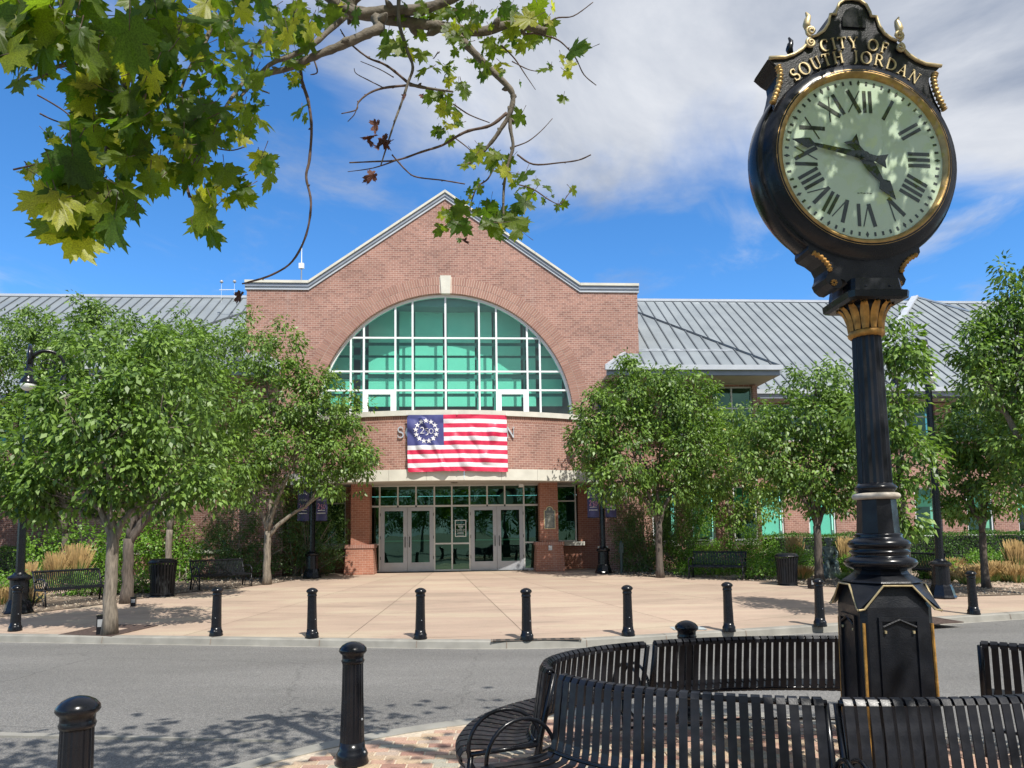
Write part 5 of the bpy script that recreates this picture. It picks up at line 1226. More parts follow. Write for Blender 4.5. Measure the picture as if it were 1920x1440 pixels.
bench_spots=[((plaza(75,1143)+plaza(185,1124))/2+Vector((-.1,.1,0)),(.90,-.43),'black slatted bench behind the first bollard at the left edge'),
 ((plaza(370,1108)+plaza(448,1098))/2,(.80,-.60),'black slatted bench between the litter bin and the entrance trees'),
 ((plaza(1300,1083)+plaza(1398,1087))/2,(-.52,-.85),'black slatted bench right of the entrance under the pale many stemmed tree'),
 (plaza(1718,1092),(-.93,-.36),'black slatted bench seen end on, just right of the clock shaft')]
for i,(p,f,lab) in enumerate(bench_spots):
    o=pbn if i==0 else copy_tree(pbn); p.z=gz(p.x,p.y)+.012; place(o,p,dirz(*f),lab,category='bench',group='slatted benches at the edge of the plaza')
bin_=empty('litter_bin',(0,0,0))
for k in range(26):
    a=k*2*math.pi/26; mb=MB(); c,s_=math.cos(a),math.sin(a)
    vs=[];
    for r,z in ((.27,.06),(.28,.10),(.30,.55),(.33,.82),(.355,.87)):
        for w in (-.022,.022): vs.append((r*c-w*s_,r*s_+w*c,z))
        for w in (.022,-.022): vs.append(((r-.008)*c-w*s_,(r-.008)*s_+w*c,z))
    mb.add(vs,[(i*4+e,i*4+(e+1)%4,i*4+4+(e+1)%4,i*4+4+e) for i in range(4) for e in range(4)]); mb.build('slat',iron,bin_)
mb=MB(); mb.lathe([(.285,.05),(.285,.09)],(0,0,0),28); mb.lathe([(.30,.0),(.25,.05)],(0,0,0),28); mb.build('base_ring',iron,bin_)
MB().lathe([(.25,.09),(.27,.80)],(0,0,0),24).build('liner',dark,bin_)
mb=MB(); mb.tube([(.345*math.cos(a*2*math.pi/28),.345*math.sin(a*2*math.pi/28),.865) for a in range(28)],.018,6,close=True); mb.build('top_ring',iron,bin_)
MB().lathe([(.335,.84),(.32,.92),(.24,.955),(.14,.96),(.14,.94)],(0,0,0),28,caps=False).build('lid',iron,bin_)
for i,(px,py,lab) in enumerate(((304,1118,'black slatted litter bin between the two left benches'),(1477,1097,'black slatted litter bin on the right between bench and statue'))):
    o=bin_ if i==0 else copy_tree(bin_); place(o,plaza(px,py),0,lab,category='litter bin',group='litter bins'); o.scale=(1.12,1.12,1.12) if i==0 else (1,1,1)
def ground_light(px,py,label,tall=.36,w=.13,m=black):
    p=plaza(px,py); e=empty('ground_light',p,R(20),label=label,category='light box')
    MB().box(-w/2,w/2,-w*.6,w*.6,0,tall).build('housing',m,e); MB().box(-w*.38,w*.38,-w*.62,-w*.605,tall*.45,tall*.85).build('louvre',greybox,e)
    MB().box(-w*.55,w*.55,-w*.65,w*.65,tall+.001,tall+.02).build('lid',m,e); return e
ground_light(190,1190,'black upright light box leaning against the foot of the pale tree',.36,.15)
ground_light(250,1137,'small spotlight with pale lens beside the second dark trunk',.22,.12)
ground_light(1521,1104,'small black light box left of the bollard by the clock pedestal',.28,.12)
p=plaza(1105,1061); e=empty('bollard_light',p,label='short grey post light against the shaded brick wall right of the door',category='post light'); MB().lathe([(.06,0),(.055,.3),(.07,.31),(.06,.40),(.01,.43)],(0,0,0),14).build('post_body',greybox,e); MB().lathe([(.075,.30),(.075,.315)],(0,0,0),14).build('post_ring',black,e)
p=plaza(1166,1076); e=empty('utility_post',p,label='dark green utility post in the shrubs right of the lamp with banners',category='post'); MB().lathe([(.055,0),(.05,1.15),(.03,1.2)],(0,0,0),12).build('post_body',greenpost,e); MB().box(-.07,.07,-.07,.07,.75,1.12).build('post_box',greenpost,e)
# tree grates set flush in the plaza
def tree_grate(px,py,label,w=.62,ang=-13):
    p=plaza(px,py); e=empty('tree_grate',(p.x,p.y,p.z+.004),R(8),label=label,category='tree grate')
    sl=SL
    mb=MB(); 
    for (a,b,c,d) in ((-w,w,-w,-w+.07),(-w,w,w-.07,w),(-w,-w+.07,-w+.07,w-.07),(w-.07,w,-w+.07,w-.07)): mb.box(a,b,c,d,-.01,.008)
    mb.build('grate_frame',grate,e)
    k=-w+.09; mb=MB()
    while k<w-.09:
        for a,b in (((-w+.08),-.25),(.25,w-.08)): mb.box(a,b,k,k+.05,-.01,.006)
        if abs(k)>.25: mb.box(-.25,.25,k,k+.05,-.01,.006)
        k+=.062
    mb.build('grate_bars',grate,e); MB().box(-w+.02,w-.02,-w+.02,w-.02,-.014,-.008).build('grate_bed',soil,e)
    e.rotation_euler=(SL,0,R(ang))
    return e
tree_grate(206,1181.5,'rusty brown tree grate around the pale trunk at the left')
tree_grate(1712,1161,'rusty brown tree grate showing right of the clock pedestal',ang=16)
cv=plaza(1290,1178); MB().box(-.32,.32,-.22,.22,.002,.007).build('utility_cover',mat('cover_blue_grey',(0.36,0.40,0.40),.6),label='small blue grey utility cover flush in the paving between two right bollards',category='cover').location=cv
# ---- planting beds
def bed(name,pxs,extra,m=soil):
    P=[(plaza(a,b).x,plaza(a,b).y) for a,b in pxs]+[(B(x,y).x,B(x,y).y) for x,y in extra]
    P=P[::-1] if sum(P[i-1][0]*P[i][1]-P[i][0]*P[i-1][1] for i in range(len(P)))<0 else P
    mb=MB(); tri=[(x,y,gz(x,y)+.016) for x,y in P]; mb.add(tri,[tuple(range(len(P)))]); mb.build(name,m,kind='structure'); return P
LB=bed('left_planting_bed',[(-260,1185),(-60,1165),(60,1150),(200,1133),(262,1123),(345,1112),(460,1101),(520,1093),(600,1079),(632,1073)],[(-5.2,1.4),(-8,3.0),(-28,3.0)])
RBd=bed('right_planting_bed',[(2150,1118),(1980,1114),(1800,1119),(1700,1109),(1560,1101),(1470,1093),(1400,1089),(1300,1082),(1240,1083),(1160,1078),(1128,1068)],[(6.4,1.2),(7.6,3.0),(28,3.0)])
def inside(P,x,y):
    c=False; j=len(P)-1
    for i in range(len(P)):
        if (P[i][1]>y)!=(P[j][1]>y) and x<(P[j][0]-P[i][0])*(y-P[i][1])/(P[j][1]-P[i][1])+P[i][0]: c=not c
        j=i
    return c
def scatter(name,P,n,x0,x1,y0,y1,size,m):
    mb=MB(); k=0; g=random.Random(5)
    while k<n:
        x=g.uniform(x0,x1); y=g.uniform(y0,y1)
        k+=1
        if not inside(P,x,y): continue
        s_=size*g.uniform(.5,1.3); z=gz(x,y)+.014; a=g.random()*3
        c,sn=math.cos(a)*s_,math.sin(a)*s_
        mb.add([(x+c,y+sn,z),(x-sn*.7,y+c*.7,z),(x-c,y-sn,z),(x+sn*.7,y-c*.7,z),(x+c*.3,y+sn*.3,z+s_*.7),(x-c*.4,y-sn*.4,z+s_*.6)],[(0,1,4),(1,5,4),(1,2,5),(2,3,5),(3,4,5),(3,0,4)])
    mb.build(name,m,kind='stuff')
scatter('river_stones_left',LB,7000,-22,-5,14,26,.035,stones)
scatter('river_stones_right',RBd,14000,2,24,15,27,.04,stones)
# ================================================================== TREES AND SHRUBS
def onb(x,y): p=B(x,y); p.z=gz(p.x,p.y); return p
def blobs_px(L,D,depthscale=1.0,dy=0):
    out=[]
    for i,b in enumerate(L):
        cx,cy,rx,ry=b[:4]; d=D+(b[4] if len(b)>4 else 0)+dy
        c=at(cx,cy,d); s_=F/d; r=(rx+ry)/2/s_*depthscale; out.append(((c.x,c.y,c.z),rx/s_,r,ry/s_))
    return out
def limbs(mb,base,forkz,rad,blobs,g,lean=0,nsub=5,forks=4):
    "trunk, main limbs towards blob centres, twigs within the blobs"
    base=Vector(base); f=Vector((base.x+lean,base.y,base.z+forkz))
    P=[]; n=6
    for i in range(n+1):
        t=i/n; P.append(base.lerp(f,t)+Vector((g.uniform(-.02,.02),g.uniform(-.02,.02),0))*(1 if 0<i<n else 0))
    mb.tube(P,[rad*1.35,rad*1.08]+[rad*(1-.12*i/n) for i in range(2,n+1)],10)
    order=sorted(range(len(blobs)),key=lambda q:blobs[q][0][0]); ng=min(forks,len(order)); prim=[]
    for q in range(ng):
        gq=order[q*len(order)//ng:(q+1)*len(order)//ng]
        mean=sum((Vector(blobs[w][0]) for w in gq),Vector())/len(gq); s0=base.lerp(f,(1,.93,.97,.88)[q%4]); e_=s0.lerp(mean,.48)+Vector((0,g.uniform(-.15,.15),-.05))
        pts=[]
        for i in range(7):
            t=i/6; b_=s0+Vector(((e_.x-s0.x)*.35,(e_.y-s0.y)*.35,(e_.z-s0.z)*.62)); pts.append(s0*(1-t)**2+b_*2*t*(1-t)+e_*t*t+Vector((g.uniform(-.025,.025),g.uniform(-.025,.025),0))*(i>0))
        mb.tube(pts,[rad*(.66-.28*i/6) for i in range(7)],8); prim.append((gq,e_))
    for gq,e_ in prim:
      for w in gq:
        c,rx,ry,rz=blobs[w]; c=Vector(c); s0=e_; mid=s0.lerp(c,.5)+Vector((g.uniform(-.1,.1),g.uniform(-.1,.1),g.uniform(-.12,.15)))
        pts=[]; m=7
        for i in range(m+1):
            t=i/m; q=s0*(1-t)**2+mid*2*t*(1-t)+c*t*t; pts.append(q+Vector((g.uniform(-.03,.03),g.uniform(-.03,.03),g.uniform(-.03,.03)))*(i>0))
        r0=rad*.38; mb.tube(pts,[r0*(1-.75*i/m) for i in range(m+1)],7)
        for _ in range(nsub):
            t=g.uniform(.35,1); a=pts[int(t*m)]; d=Vector((g.gauss(0,1)*rx,g.gauss(0,1)*ry,abs(g.gauss(0,.8))*rz*.9)); d=d.normalized()*g.uniform(.6,1.0)*min(rx,rz)*1.05
            b=c.lerp(a,.5)+d; q=a.lerp(b,.5)+Vector((0,0,-.06)); mb.tube([a,q,b],[r0*.42,r0*.28,r0*.1],5)
def tree(name,base,px_blobs,label,forkz=1.6,rad=.1,per=24,leaf=.14,cl=.28,seed=1,m=leafA,cat='tree',group='pear trees along the plaza',lean=0,dens=1.25,shell=.40,D=None,nsub=5,barkm=None,yel=0.0,dsc=1.0,droop=.75,gap=.12):
    g=random.Random(seed); base=Vector(base); e=empty(name,base,label=label,category=cat)
    if group: e['group']=group
    bl=blobs_px(px_blobs,D or base.y,dsc); ext=[]
    for _ in range(len(bl)*3):          # stray shoots that break the outline
        c,rx,ry,rz=g.choice(bl); a=R(g.uniform(-25,205)); w_=g.uniform(.13,.30); k_=g.uniform(.98,1.18)
        ext.append(((c[0]+rx*k_*math.cos(a),c[1]+g.uniform(-.5,.5)*ry,c[2]+rz*k_*math.sin(a)),w_,w_,w_*g.uniform(1,1.7)))
    mb=MB(); limbs(mb,base,forkz,rad,bl,g,lean,nsub); mb.v=[tuple(Vector(v)-base) for v in mb.v]; mb.build('trunk',barkm or bark,e,smooth=True)
    P,Dv,Nn,Ls,Ws,Q=foliage(bl+ext,per,leaf,cl,seed,shell=shell,dens=dens,yel=yel,droop=droop,gap=gap)
    ok=P[:,2]>base.z+.05; P=P[ok]-np.array(base); link('crown',leafmesh('crown',P,Dv[ok],Nn[ok],Ls[ok],Ws[ok],Q[ok],m),e)
    return e
T=lambda px,py:plaza(px,py)
tree('pear_tree',T(205,1190),[(215,690,88,95),(300,780,100,110),(160,870,130,80),(275,890,110,62),(75,860,90,72,.2),(185,790,90,80,-.5),(20,900,50,50,.2),(118,742,28,30,-.6),(110,930,62,34),(55,955,40,26,.3),(240,945,52,26),(330,930,52,34)],'pale trunked pear tree standing in the rusty grate near the left end of the road',2.05,.125,seed=11)
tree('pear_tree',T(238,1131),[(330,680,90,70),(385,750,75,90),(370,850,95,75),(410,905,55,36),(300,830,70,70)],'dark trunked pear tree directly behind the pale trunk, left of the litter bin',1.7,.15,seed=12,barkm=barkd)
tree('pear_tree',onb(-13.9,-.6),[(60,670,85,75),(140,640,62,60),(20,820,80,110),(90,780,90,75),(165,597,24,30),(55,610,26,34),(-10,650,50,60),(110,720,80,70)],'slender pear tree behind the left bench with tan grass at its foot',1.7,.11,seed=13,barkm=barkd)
tree('pear_tree',onb(-10.0,-1.2),[(250,640,62,42),(345,625,45,34),(420,640,55,36),(300,700,90,60),(240,760,80,80)],'pear tree whose pale forked trunk rises behind the litter bin',1.8,.12,seed=14)
tree('pear_tree',T(500,1096),[(490,665,58,66),(530,750,95,75),(612,775,72,50),(560,850,110,62),(640,850,58,52),(445,840,75,90),(618,912,52,26),(470,930,62,26),(680,880,26,26),(585,715,24,36)],'leafy pear tree left of the entrance, its crown against the brick and arch',1.75,.125,seed=15)
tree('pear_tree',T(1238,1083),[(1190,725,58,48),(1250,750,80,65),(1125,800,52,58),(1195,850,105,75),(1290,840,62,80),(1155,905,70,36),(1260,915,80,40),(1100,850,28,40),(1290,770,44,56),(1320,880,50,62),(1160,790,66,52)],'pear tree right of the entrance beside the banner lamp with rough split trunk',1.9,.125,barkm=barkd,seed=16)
tree('pear_tree',onb(10.5,-1.0),[(1395,838,62,50),(1362,890,74,60),(1440,870,60,66),(1400,955,72,30),(1350,810,40,34)],'thin pale many stemmed pear tree behind the bench right of the entrance',1.2,.085,seed=17,dens=.95,nsub=9,yel=.25)
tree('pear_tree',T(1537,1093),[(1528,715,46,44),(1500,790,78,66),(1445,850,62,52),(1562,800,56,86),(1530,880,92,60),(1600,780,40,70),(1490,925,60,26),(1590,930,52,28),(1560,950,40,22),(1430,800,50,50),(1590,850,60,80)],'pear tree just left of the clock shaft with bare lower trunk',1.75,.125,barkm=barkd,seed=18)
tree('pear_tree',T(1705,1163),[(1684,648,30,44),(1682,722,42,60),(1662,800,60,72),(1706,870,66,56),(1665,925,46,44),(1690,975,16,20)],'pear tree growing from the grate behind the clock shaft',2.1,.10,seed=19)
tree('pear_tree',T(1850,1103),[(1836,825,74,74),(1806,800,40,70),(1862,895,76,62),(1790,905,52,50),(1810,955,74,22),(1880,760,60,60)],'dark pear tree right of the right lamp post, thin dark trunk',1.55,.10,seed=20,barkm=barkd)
tree('pear_tree',T(2010,1122),[(1890,555,34,42),(1880,640,52,52),(1915,700,58,76),(1826,660,36,40),(1848,715,50,46),(1925,820,50,86),(1912,920,45,46),(1900,600,44,40),(1960,640,60,80),(1980,800,60,110)],'tallest pear tree at the right edge of the picture, trunk out of view',2.2,.14,seed=21)
def shrub(name,base,pxb,label,m=leafB,per=14,leaf=.07,cl=.14,seed=1,D=None,dens=1.0,cat='shrub',group=None,droop=.2,ratio=.5):
    g=random.Random(seed); base=Vector(base); e=empty(name,base,label=label,category=cat)
    if group: e['group']=group
    bl=blobs_px(pxb,D or base.y); mb=MB()
    for (c,rx,ry,rz) in bl:
        for _ in range(4):
            b=Vector(c)+Vector((g.gauss(0,.5)*rx,g.gauss(0,.5)*ry,g.uniform(0,.7)*rz)); a=base+Vector((g.uniform(-.3,.3),g.uniform(-.2,.2),0)); mb.tube([a,a.lerp(b,.5)+Vector((0,0,.1)),b],[.03,.02,.008],5)
    mb.v=[tuple(Vector(v)-base) for v in mb.v]; mb.build('stems',bark,e)
    P,Dv,Nn,Ls,Ws,Q=foliage(bl,per,leaf,cl,seed,dens=dens,shell=.45,droop=droop,ratio=ratio)
    ok=np.array([z>gz(x,y)+.02 for x,y,z in P]); P=P[ok]-np.array(base); link('foliage',leafmesh('foliage',P,Dv[ok],Nn[ok],Ls[ok],Ws[ok],Q[ok],m),e); return e
shrub('dark_shrub',onb(-7.8,-.9),[(440,1010,46,66),(400,1030,34,46),(480,1050,44,34)],'dark open shrub behind the second left bench',seed=31)
shrub('dark_shrub',onb(-5.6,-.3),[(575,975,46,66),(620,1000,34,64),(545,1035,42,40),(600,1050,46,22),(540,960,40,50)],'tall dark green shrub filling the corner left of the brick pier',seed=32,leaf=.06)
shrub('dark_shrub',B(7.3,-.9),[(1172,990,30,62),(1215,1000,46,76),(1270,985,52,70),(1190,1045,44,30)],'tall dark shrub right of the banner lamp behind the split trunk',seed=33,leaf=.065)
shrub('bright_shrub',onb(8.7,-1.2),[(1290,1010,46,56),(1250,1040,40,36),(1320,1050,40,30),(1310,960,30,36)],'feathery mid green shrub behind the left end of the right bench',leafC,seed=34,leaf=.07,per=12)
shrub('bright_shrub',onb(10.8,-1.4),[(1390,1020,40,44),(1425,1035,36,40),(1360,1040,34,30),(1450,1062,24,22)],'bright green shrub between the right bench and its litter bin',leafC,seed=35,per=12,leaf=.075)
for i,(cx,cy,rx,ry,x_,lab) in enumerate(((90,1030,48,40,-14.7,'bright leafy bush behind the left lamp post'),(165,1022,52,44,-13.3,'bright leafy bush behind the first left bench'),(245,1015,50,48,-11.8,'bright leafy bush behind the dark double trunk'),(325,1022,48,52,-10.2,'bright leafy bush behind the left litter bin'),(350,1072,34,30,-9.3,'low bright bush under the second left bench'))):
    shrub('bright_shrub',B(x_,-.2+(i==4)*-1.2),[(cx,cy,rx,ry),(cx+18,cy+26,rx*.8,ry*.6)],lab,leafC,seed=40+i,leaf=.12,per=9,cl=.2,ratio=.6,group='bright bushes under the left wing')
def hedge(x0,x1,y0,y1,z1,label,seed):
    c=B((x0+x1)/2,(y0+y1)/2); e=empty('hedge',c,BA,label=label,category='hedge')
    g=np.random.default_rng(seed); n=int((x1-x0)*1500); lx=x1-x0; ly=y1-y0
    w=g.random(n); P=np.empty((n,3)); P[:,0]=g.uniform(-lx/2,lx/2,n)
    top=w<.35; P[:,1]=np.where(top,g.uniform(-ly/2,ly/2,n),-ly/2+g.exponential(.06,n)); P[:,2]=np.where(top,z1-g.exponential(.05,n),g.uniform(.02,z1,n))
    P[:,2]+=.05*np.sin(P[:,0]*2.3)*(P[:,2]>z1*.6)+.03*g.normal(size=n); P[:,1]+=.05*np.sin(P[:,0]*3.1+P[:,2]*4)
    Dv=g.normal(size=(n,3))+np.array([0,-.7,.5]); Nn=g.normal(size=(n,3))*.6+np.array([0,-.3,.8]); L_=.065*(.6+.8*g.random(n))
    link('foliage',leafmesh('foliage',P,Dv,Nn,L_,L_*.55,g.random(n)*.97,leafH),e)
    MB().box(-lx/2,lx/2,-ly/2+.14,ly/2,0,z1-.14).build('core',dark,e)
hedge(12.6,30,.4,1.5,1.25,'long clipped dark green hedge under the right wing windows',51)
hedge(-27,-14.2,1.0,2.2,1.15,'clipped hedge in shade under the left wing behind the lamp',52)
def grass_tuft(p,h,w,n,label,plume=True,seed=1,name='feather_grass',m2=straw,cat='grass clump',grp='tan feather grass clumps',hang=.3):
    g=np.random.default_rng(seed); e=empty(name,p,label=label,category=cat,group=grp)
    for nm,k,mm,hh in (('blades',n,grassg,h*.75),('plumes',int(n*.6) if plume else 0,m2,h)):
        if not k: continue
        mb=MB()
        for i in range(k):
            a=g.random()*6.28; r=w*.25*g.random(); x,y=r*math.cos(a),r*math.sin(a); L_=hh*(.6+.5*g.random()); o=w*.5*g.random(); dx,dy=o*math.cos(a),o*math.sin(a); s_=.008 if nm=='blades' else .011
            mb.add([(x-s_,y,0),(x+s_,y,0),(x+dx*.5+s_,y+dy*.5,L_*.6),(x+dx*.5-s_,y+dy*.5,L_*.6),(x+dx,y+dy,L_*(1-hang*.2))],[(0,1,2,3),(3,2,4)])
            if nm=='plumes': mb.add([(x+dx*.5-.014,y+dy*.5,L_*.65),(x+dx*.5+.014,y+dy*.5,L_*.65),(x+dx+.008,y+dy,L_*1.05),(x+dx-.008,y+dy,L_*1.05)],[(0,1,2,3)])
        mb.build(nm,mm,e)
gl=[((105,1103),1.05,.7,'tan feather grass clump left of the slender trunk behind the first bench'),((142,1100),1.25,.8,'taller tan feather grass clump right of the slender trunk'),((52,1108),.8,.5,'small tan grass clump by the left lamp post'),
 ((1492,1076),1.15,.5,'tan feather grass clump left of the statue trunk'),((1588,1078),1.15,.5,'tan feather grass clump between statue and clock shaft'),((1606,1077),1.1,.5,'tan feather grass clump against the clock shaft'),((1908,1086),1.1,.6,'tan grass clump at the far right edge'),((1503,1086),.4,.8,'pale straw mound beside the litter bin'),((1590,1090),.4,.7,'pale green grass mound right of the statue')]
for i,(q,h,w,lab) in enumerate(gl): grass_tuft(plaza(*q),h,w,420,lab,seed=60+i,plume=h>.6 or i==7)
g=random.Random(3); ORD='nearest,second,third,fourth,fifth,sixth,seventh,eighth,ninth,tenth,eleventh,twelfth,thirteenth'.split(',')
for i in range(13):
    grass_tuft(plaza(1742+i*15,g.uniform(1080,1096)),g.uniform(.35,.6),.8,320,'low straw coloured grass mound before the right hedge, %s from the clock'%ORD[i],seed=80+i,name='straw_mound',grp='straw mounds in front of the right hedge',hang=1.5)
for i in range(5):
    grass_tuft(plaza(2+i*13,g.uniform(1118,1136)),.4,.8,240,'low pale grass mound near the far left lamp, %s from the left edge'%ORD[i],seed=95+i,name='straw_mound',grp='pale mounds at the foot of the left lamp',hang=1.5)
for i,(cx,cy,rx,ry,q,lab) in enumerate(((1470,1052,56,24,(1470,1078),'loose green perennial clump behind the right litter bin'),(1606,1058,34,20,(1606,1082),'low green perennial clump right of the statue'),(1425,1066,36,18,(1425,1086),'low green mound between bench and litter bin'),(20,1092,46,22,(20,1125),'low green mound behind the left lamp base'),(170,1092,60,20,(170,1116),'low green mound behind the first left bench'),(268,1088,34,20,(268,1112),'low green mound left of the left litter bin'),(1870,1052,56,22,(1870,1080),'green perennial clump before the hedge at the far right'),(1745,1062,46,20,(1745,1085),'green perennial clump beside the end on bench'),(1330,1062,60,18,(1330,1078),'low green planting behind the right bench'))):
    shrub('perennial_clump',plaza(*q),[(cx,cy,rx,ry),(cx+rx*.6,cy+6,rx*.6,ry*.8),(cx-rx*.6,cy+5,rx*.6,ry*.8)],lab,leafC,seed=70+i,leaf=.08,per=10,cl=.13,cat='plant')
# ---- statue: seated figure on a rock
def skin(name,joints,edges,m,parent,sub=2):
    me=bpy.data.meshes.new(name); me.from_pydata([j[:3] for j in joints],edges,[]); o=bpy.data.objects.new(name,me); COL.objects.link(o)
    md=o.modifiers.new('skin','SKIN'); 
    for i,j in enumerate(joints): sv=me.skin_vertices[0].data[i]; sv.radius=(j[3],j[4] if len(j)>4 else j[3]); sv.use_root=(i==0)
    o.modifiers.new('sub','SUBSURF').levels=sub; o.modifiers['sub'].render_levels=sub
    dg=bpy.context.evaluated_depsgraph_get(); me2=bpy.data.meshes.new_from_object(o.evaluated_get(dg)); bpy.data.objects.remove(o)
    me2.materials.clear(); me2.materials.append(m); me2.polygons.foreach_set('use_smooth',[True]*len(me2.polygons))
    return link(name,me2,parent)
sp_=plaza(1556,1084)
stt=empty('seated_statue',sp_,R(-12),label='grey green bronze statue of a seated child half hidden behind a tree trunk',category='statue')
J=[(0,0,.58,.15,.12),(0,.0,.76,.13,.10),(0,-.03,.92,.15,.10),(0,-.05,1.04,.06,.06),(0,-.10,1.14,.10,.115),(0,-.11,1.24,.085,.10),
 (-.17,-.03,.98,.06),(-.24,-.08,.80,.045),(-.13,-.26,.70,.035),(-.08,-.31,.68,.03),(.17,-.03,.98,.06),(.24,-.10,.80,.045),(.16,-.28,.66,.035),(.10,-.33,.64,.03),
 (-.10,-.02,.54,.10),(-.13,-.36,.56,.075),(-.12,-.38,.30,.055),(-.12,-.36,.08,.045),(-.12,-.48,.04,.04),(.10,-.02,.54,.10),(.14,-.38,.54,.075),(.16,-.42,.28,.055),(.16,-.40,.08,.045),(.17,-.52,.04,.04)]
E_=[(0,1),(1,2),(2,3),(3,4),(4,5),(2,6),(6,7),(7,8),(8,9),(2,10),(10,11),(11,12),(12,13),(0,14),(14,15),(15,16),(16,17),(17,18),(0,19),(19,20),(20,21),(21,22),(22,23)]
skin('body',J,E_,verdigris,stt)
mb=MB(); mb.lathe([(.34,0),(.37,.12),(.33,.30),(.26,.44),(.16,.48)],(0,.05,0),11); mb.v=[(x+.03*math.sin(z*17+y*9),y+.03*math.sin(x*15),z) for x,y,z in mb.v]; mb.build('rock_seat',verdigris,stt)
mb=MB(); mb.lathe([(.11,1.17),(.125,1.22),(.10,1.29),(.03,1.325)],(0,-.08,0),14); mb.build('hair_cap',verdigris,stt,smooth=True)
MB().box(-.11,.11,-.36,-.24,.70,.715).build('open_book',verdigris,stt)

# ================================================================== PLANE TREE OVERHEAD
def leaf_outline():
    L_=[]      # half outline from the stalk to the tip: angle (deg from tip), radius
    half=[(180,.10),(168,.30),(150,.36),(141,.46),(132,.40),(118,.38),(108,.50),(97,.70),(91,.60),(84,.74),(76,.56),(70,.60),(62,.40),(55,.34),(49,.46),(42,.58),(38,.78),(33,.72),(29,.90),(24,.74),(20,.78),(14,.66),(10,.84),(6,.82),(0,1.06)]
    for a,r in half: L_.append((r*math.sin(R(a)),r*math.cos(R(a))))
    return L_+[(-x,y) for x,y in L_[::-1][1:-1]]
LO=leaf_outline()
def leafobj(seed,m):
    g=random.Random(seed); fold=g.uniform(.0,.6); cup=g.uniform(-.4,.8); tw=g.uniform(-.5,.5); asym=g.uniform(.85,1.1)
    def zf(x,y): return fold*abs(x)*.55-cup*(y*y+x*x)*.35+tw*x*y*.5+.04*math.sin(9*x+4*y+seed)
    V_=[(0,-.05,0)]+[]
    n=len(LO); ring1=[(x*.5,y*.5) for x,y in LO]; V_=[(0,0,0)]+[(x*asym,y,zf(x,y)) for x,y in ring1]+[((x+g.uniform(-.02,.02))*asym,y+g.uniform(-.02,.02),zf(x,y)) for x,y in LO]
    fs=[(0,1+i,1+(i+1)%n) for i in range(n)]+[(1+i,1+n+i,1+n+(i+1)%n,1+(i+1)%n) for i in range(n)]
    me=bpy.data.meshes.new('plane_leaf_mesh'); me.from_pydata(V_,[],fs); me.materials.append(m); me.polygons.foreach_set('use_smooth',[True]*len(me.polygons))
    rv=g.random()*.88 if seed%7 else .99
    a=me.attributes.new('rnd','FLOAT','POINT'); a.data.foreach_set('value',[rv]*len(V_)); return me
LM=[leafobj(i,leafP) for i in range(1,15)]; LB_=[leafobj(i+50,brown) for i in range(3)]
ptree=empty('plane_tree',(4.6,-1.8,0),label='plane tree overhead whose lobed leaves and bare twigs hang across the top of the picture',category='tree')
inv=-Vector((4.6,-1.8,0))
trunkm=MB(); trunkm.tube([Vector((4.6,-1.8,0)),Vector((4.55,-1.75,1.5)),Vector((4.4,-1.5,3.2)),Vector((4.0,-1.0,4.8)),Vector((3.2,.2,5.8)),Vector((2.0,1.6,6.0))],[.24,.19,.17,.14,.11,.08],12)
trunkm.tube([Vector((2.0,1.6,6.0)),Vector((.6,2.6,5.6)),at(720,-60,4.1)],[.08,.07,.055],10)
trunkm.tube([Vector((3.2,.2,5.8)),Vector((.8,.9,5.6)),Vector((-1.0,1.8,4.8)),at(260,-60,3.2)],[.09,.07,.055,.04],10)
trunkm.v=[tuple(Vector(v)+inv) for v in trunkm.v]; trunkm.build('trunk',barkp,ptree,smooth=True)
def spline(P,sub=5):
    out=[]
    for i in range(len(P)-1):
        p0,p1,p2,p3=P[max(i-1,0)],P[i],P[i+1],P[min(i+2,len(P)-1)]
        for j in range(sub):
            t=j/sub; out.append(.5*((2*p1)+(p2-p0)*t+(2*p0-5*p1+4*p2-p3)*t*t+(3*p1-p0-3*p2+p3)*t**3))
    return out+[P[-1]]
gB=random.Random(9); TW=[]
def branch(px,D0,D1,r0,r1,m=barkp,knots=True,nm='branch'):
    n=len(px); P=[at(x,y,D0+(D1-D0)*i/(n-1)) for i,(x,y) in enumerate(px)]; S_=spline(P,5); k=len(S_)
    r=[ (r0+(r1-r0)*i/(k-1))*(1+.12*gB.uniform(-1,1)) for i in range(k)]
    mb=MB(); mb.tube([p+inv for p in S_],r,7)
    if knots:
        for q in range(3,k-2,4):
            if gB.random()<.6:
                p=S_[q]+inv; d=Vector((gB.uniform(-1,1),gB.uniform(-.5,.5),gB.uniform(-.6,1))).normalized(); mb.tube([p,p+d*r[q]*1.6,p+d*r[q]*2.6],[r[q]*.9,r[q]*.75,r[q]*.2],5)
    mb.build(nm,m,ptree,smooth=True); TW.append(S_)
branch([(720,-60),(655,10),(700,30),(770,42),(835,52),(900,60),(965,45),(1025,60)],4.1,4.3,.044,.024)
branch([(600,-20),(660,25),(720,20),(800,15),(870,-15)],4.0,4.2,.034,.03)
branch([(705,35),(712,52),(690,62),(640,85),(590,105),(540,128),(500,138),(462,158)],4.0,3.7,.034,.012)
branch([(650,30),(620,55),(585,85),(545,105),(505,122),(470,160),(452,180)],3.9,3.5,.018,.008)
branch([(560,95),(566,150),(578,190),(584,240),(580,300),(574,332),(583,380),(574,440),(548,490),(510,515),(470,528),(454,532)],3.9,3.9,.0105,.0045,twig)
branch([(588,110),(595,135),(582,140)],3.9,3.9,.006,.003,twig,False,'twig')
branch([(862,70),(890,100),(925,135),(955,165),(962,185),(955,215),(940,240),(925,262),(905,285),(890,300),(872,310)],4.2,4.3,.024,.008)
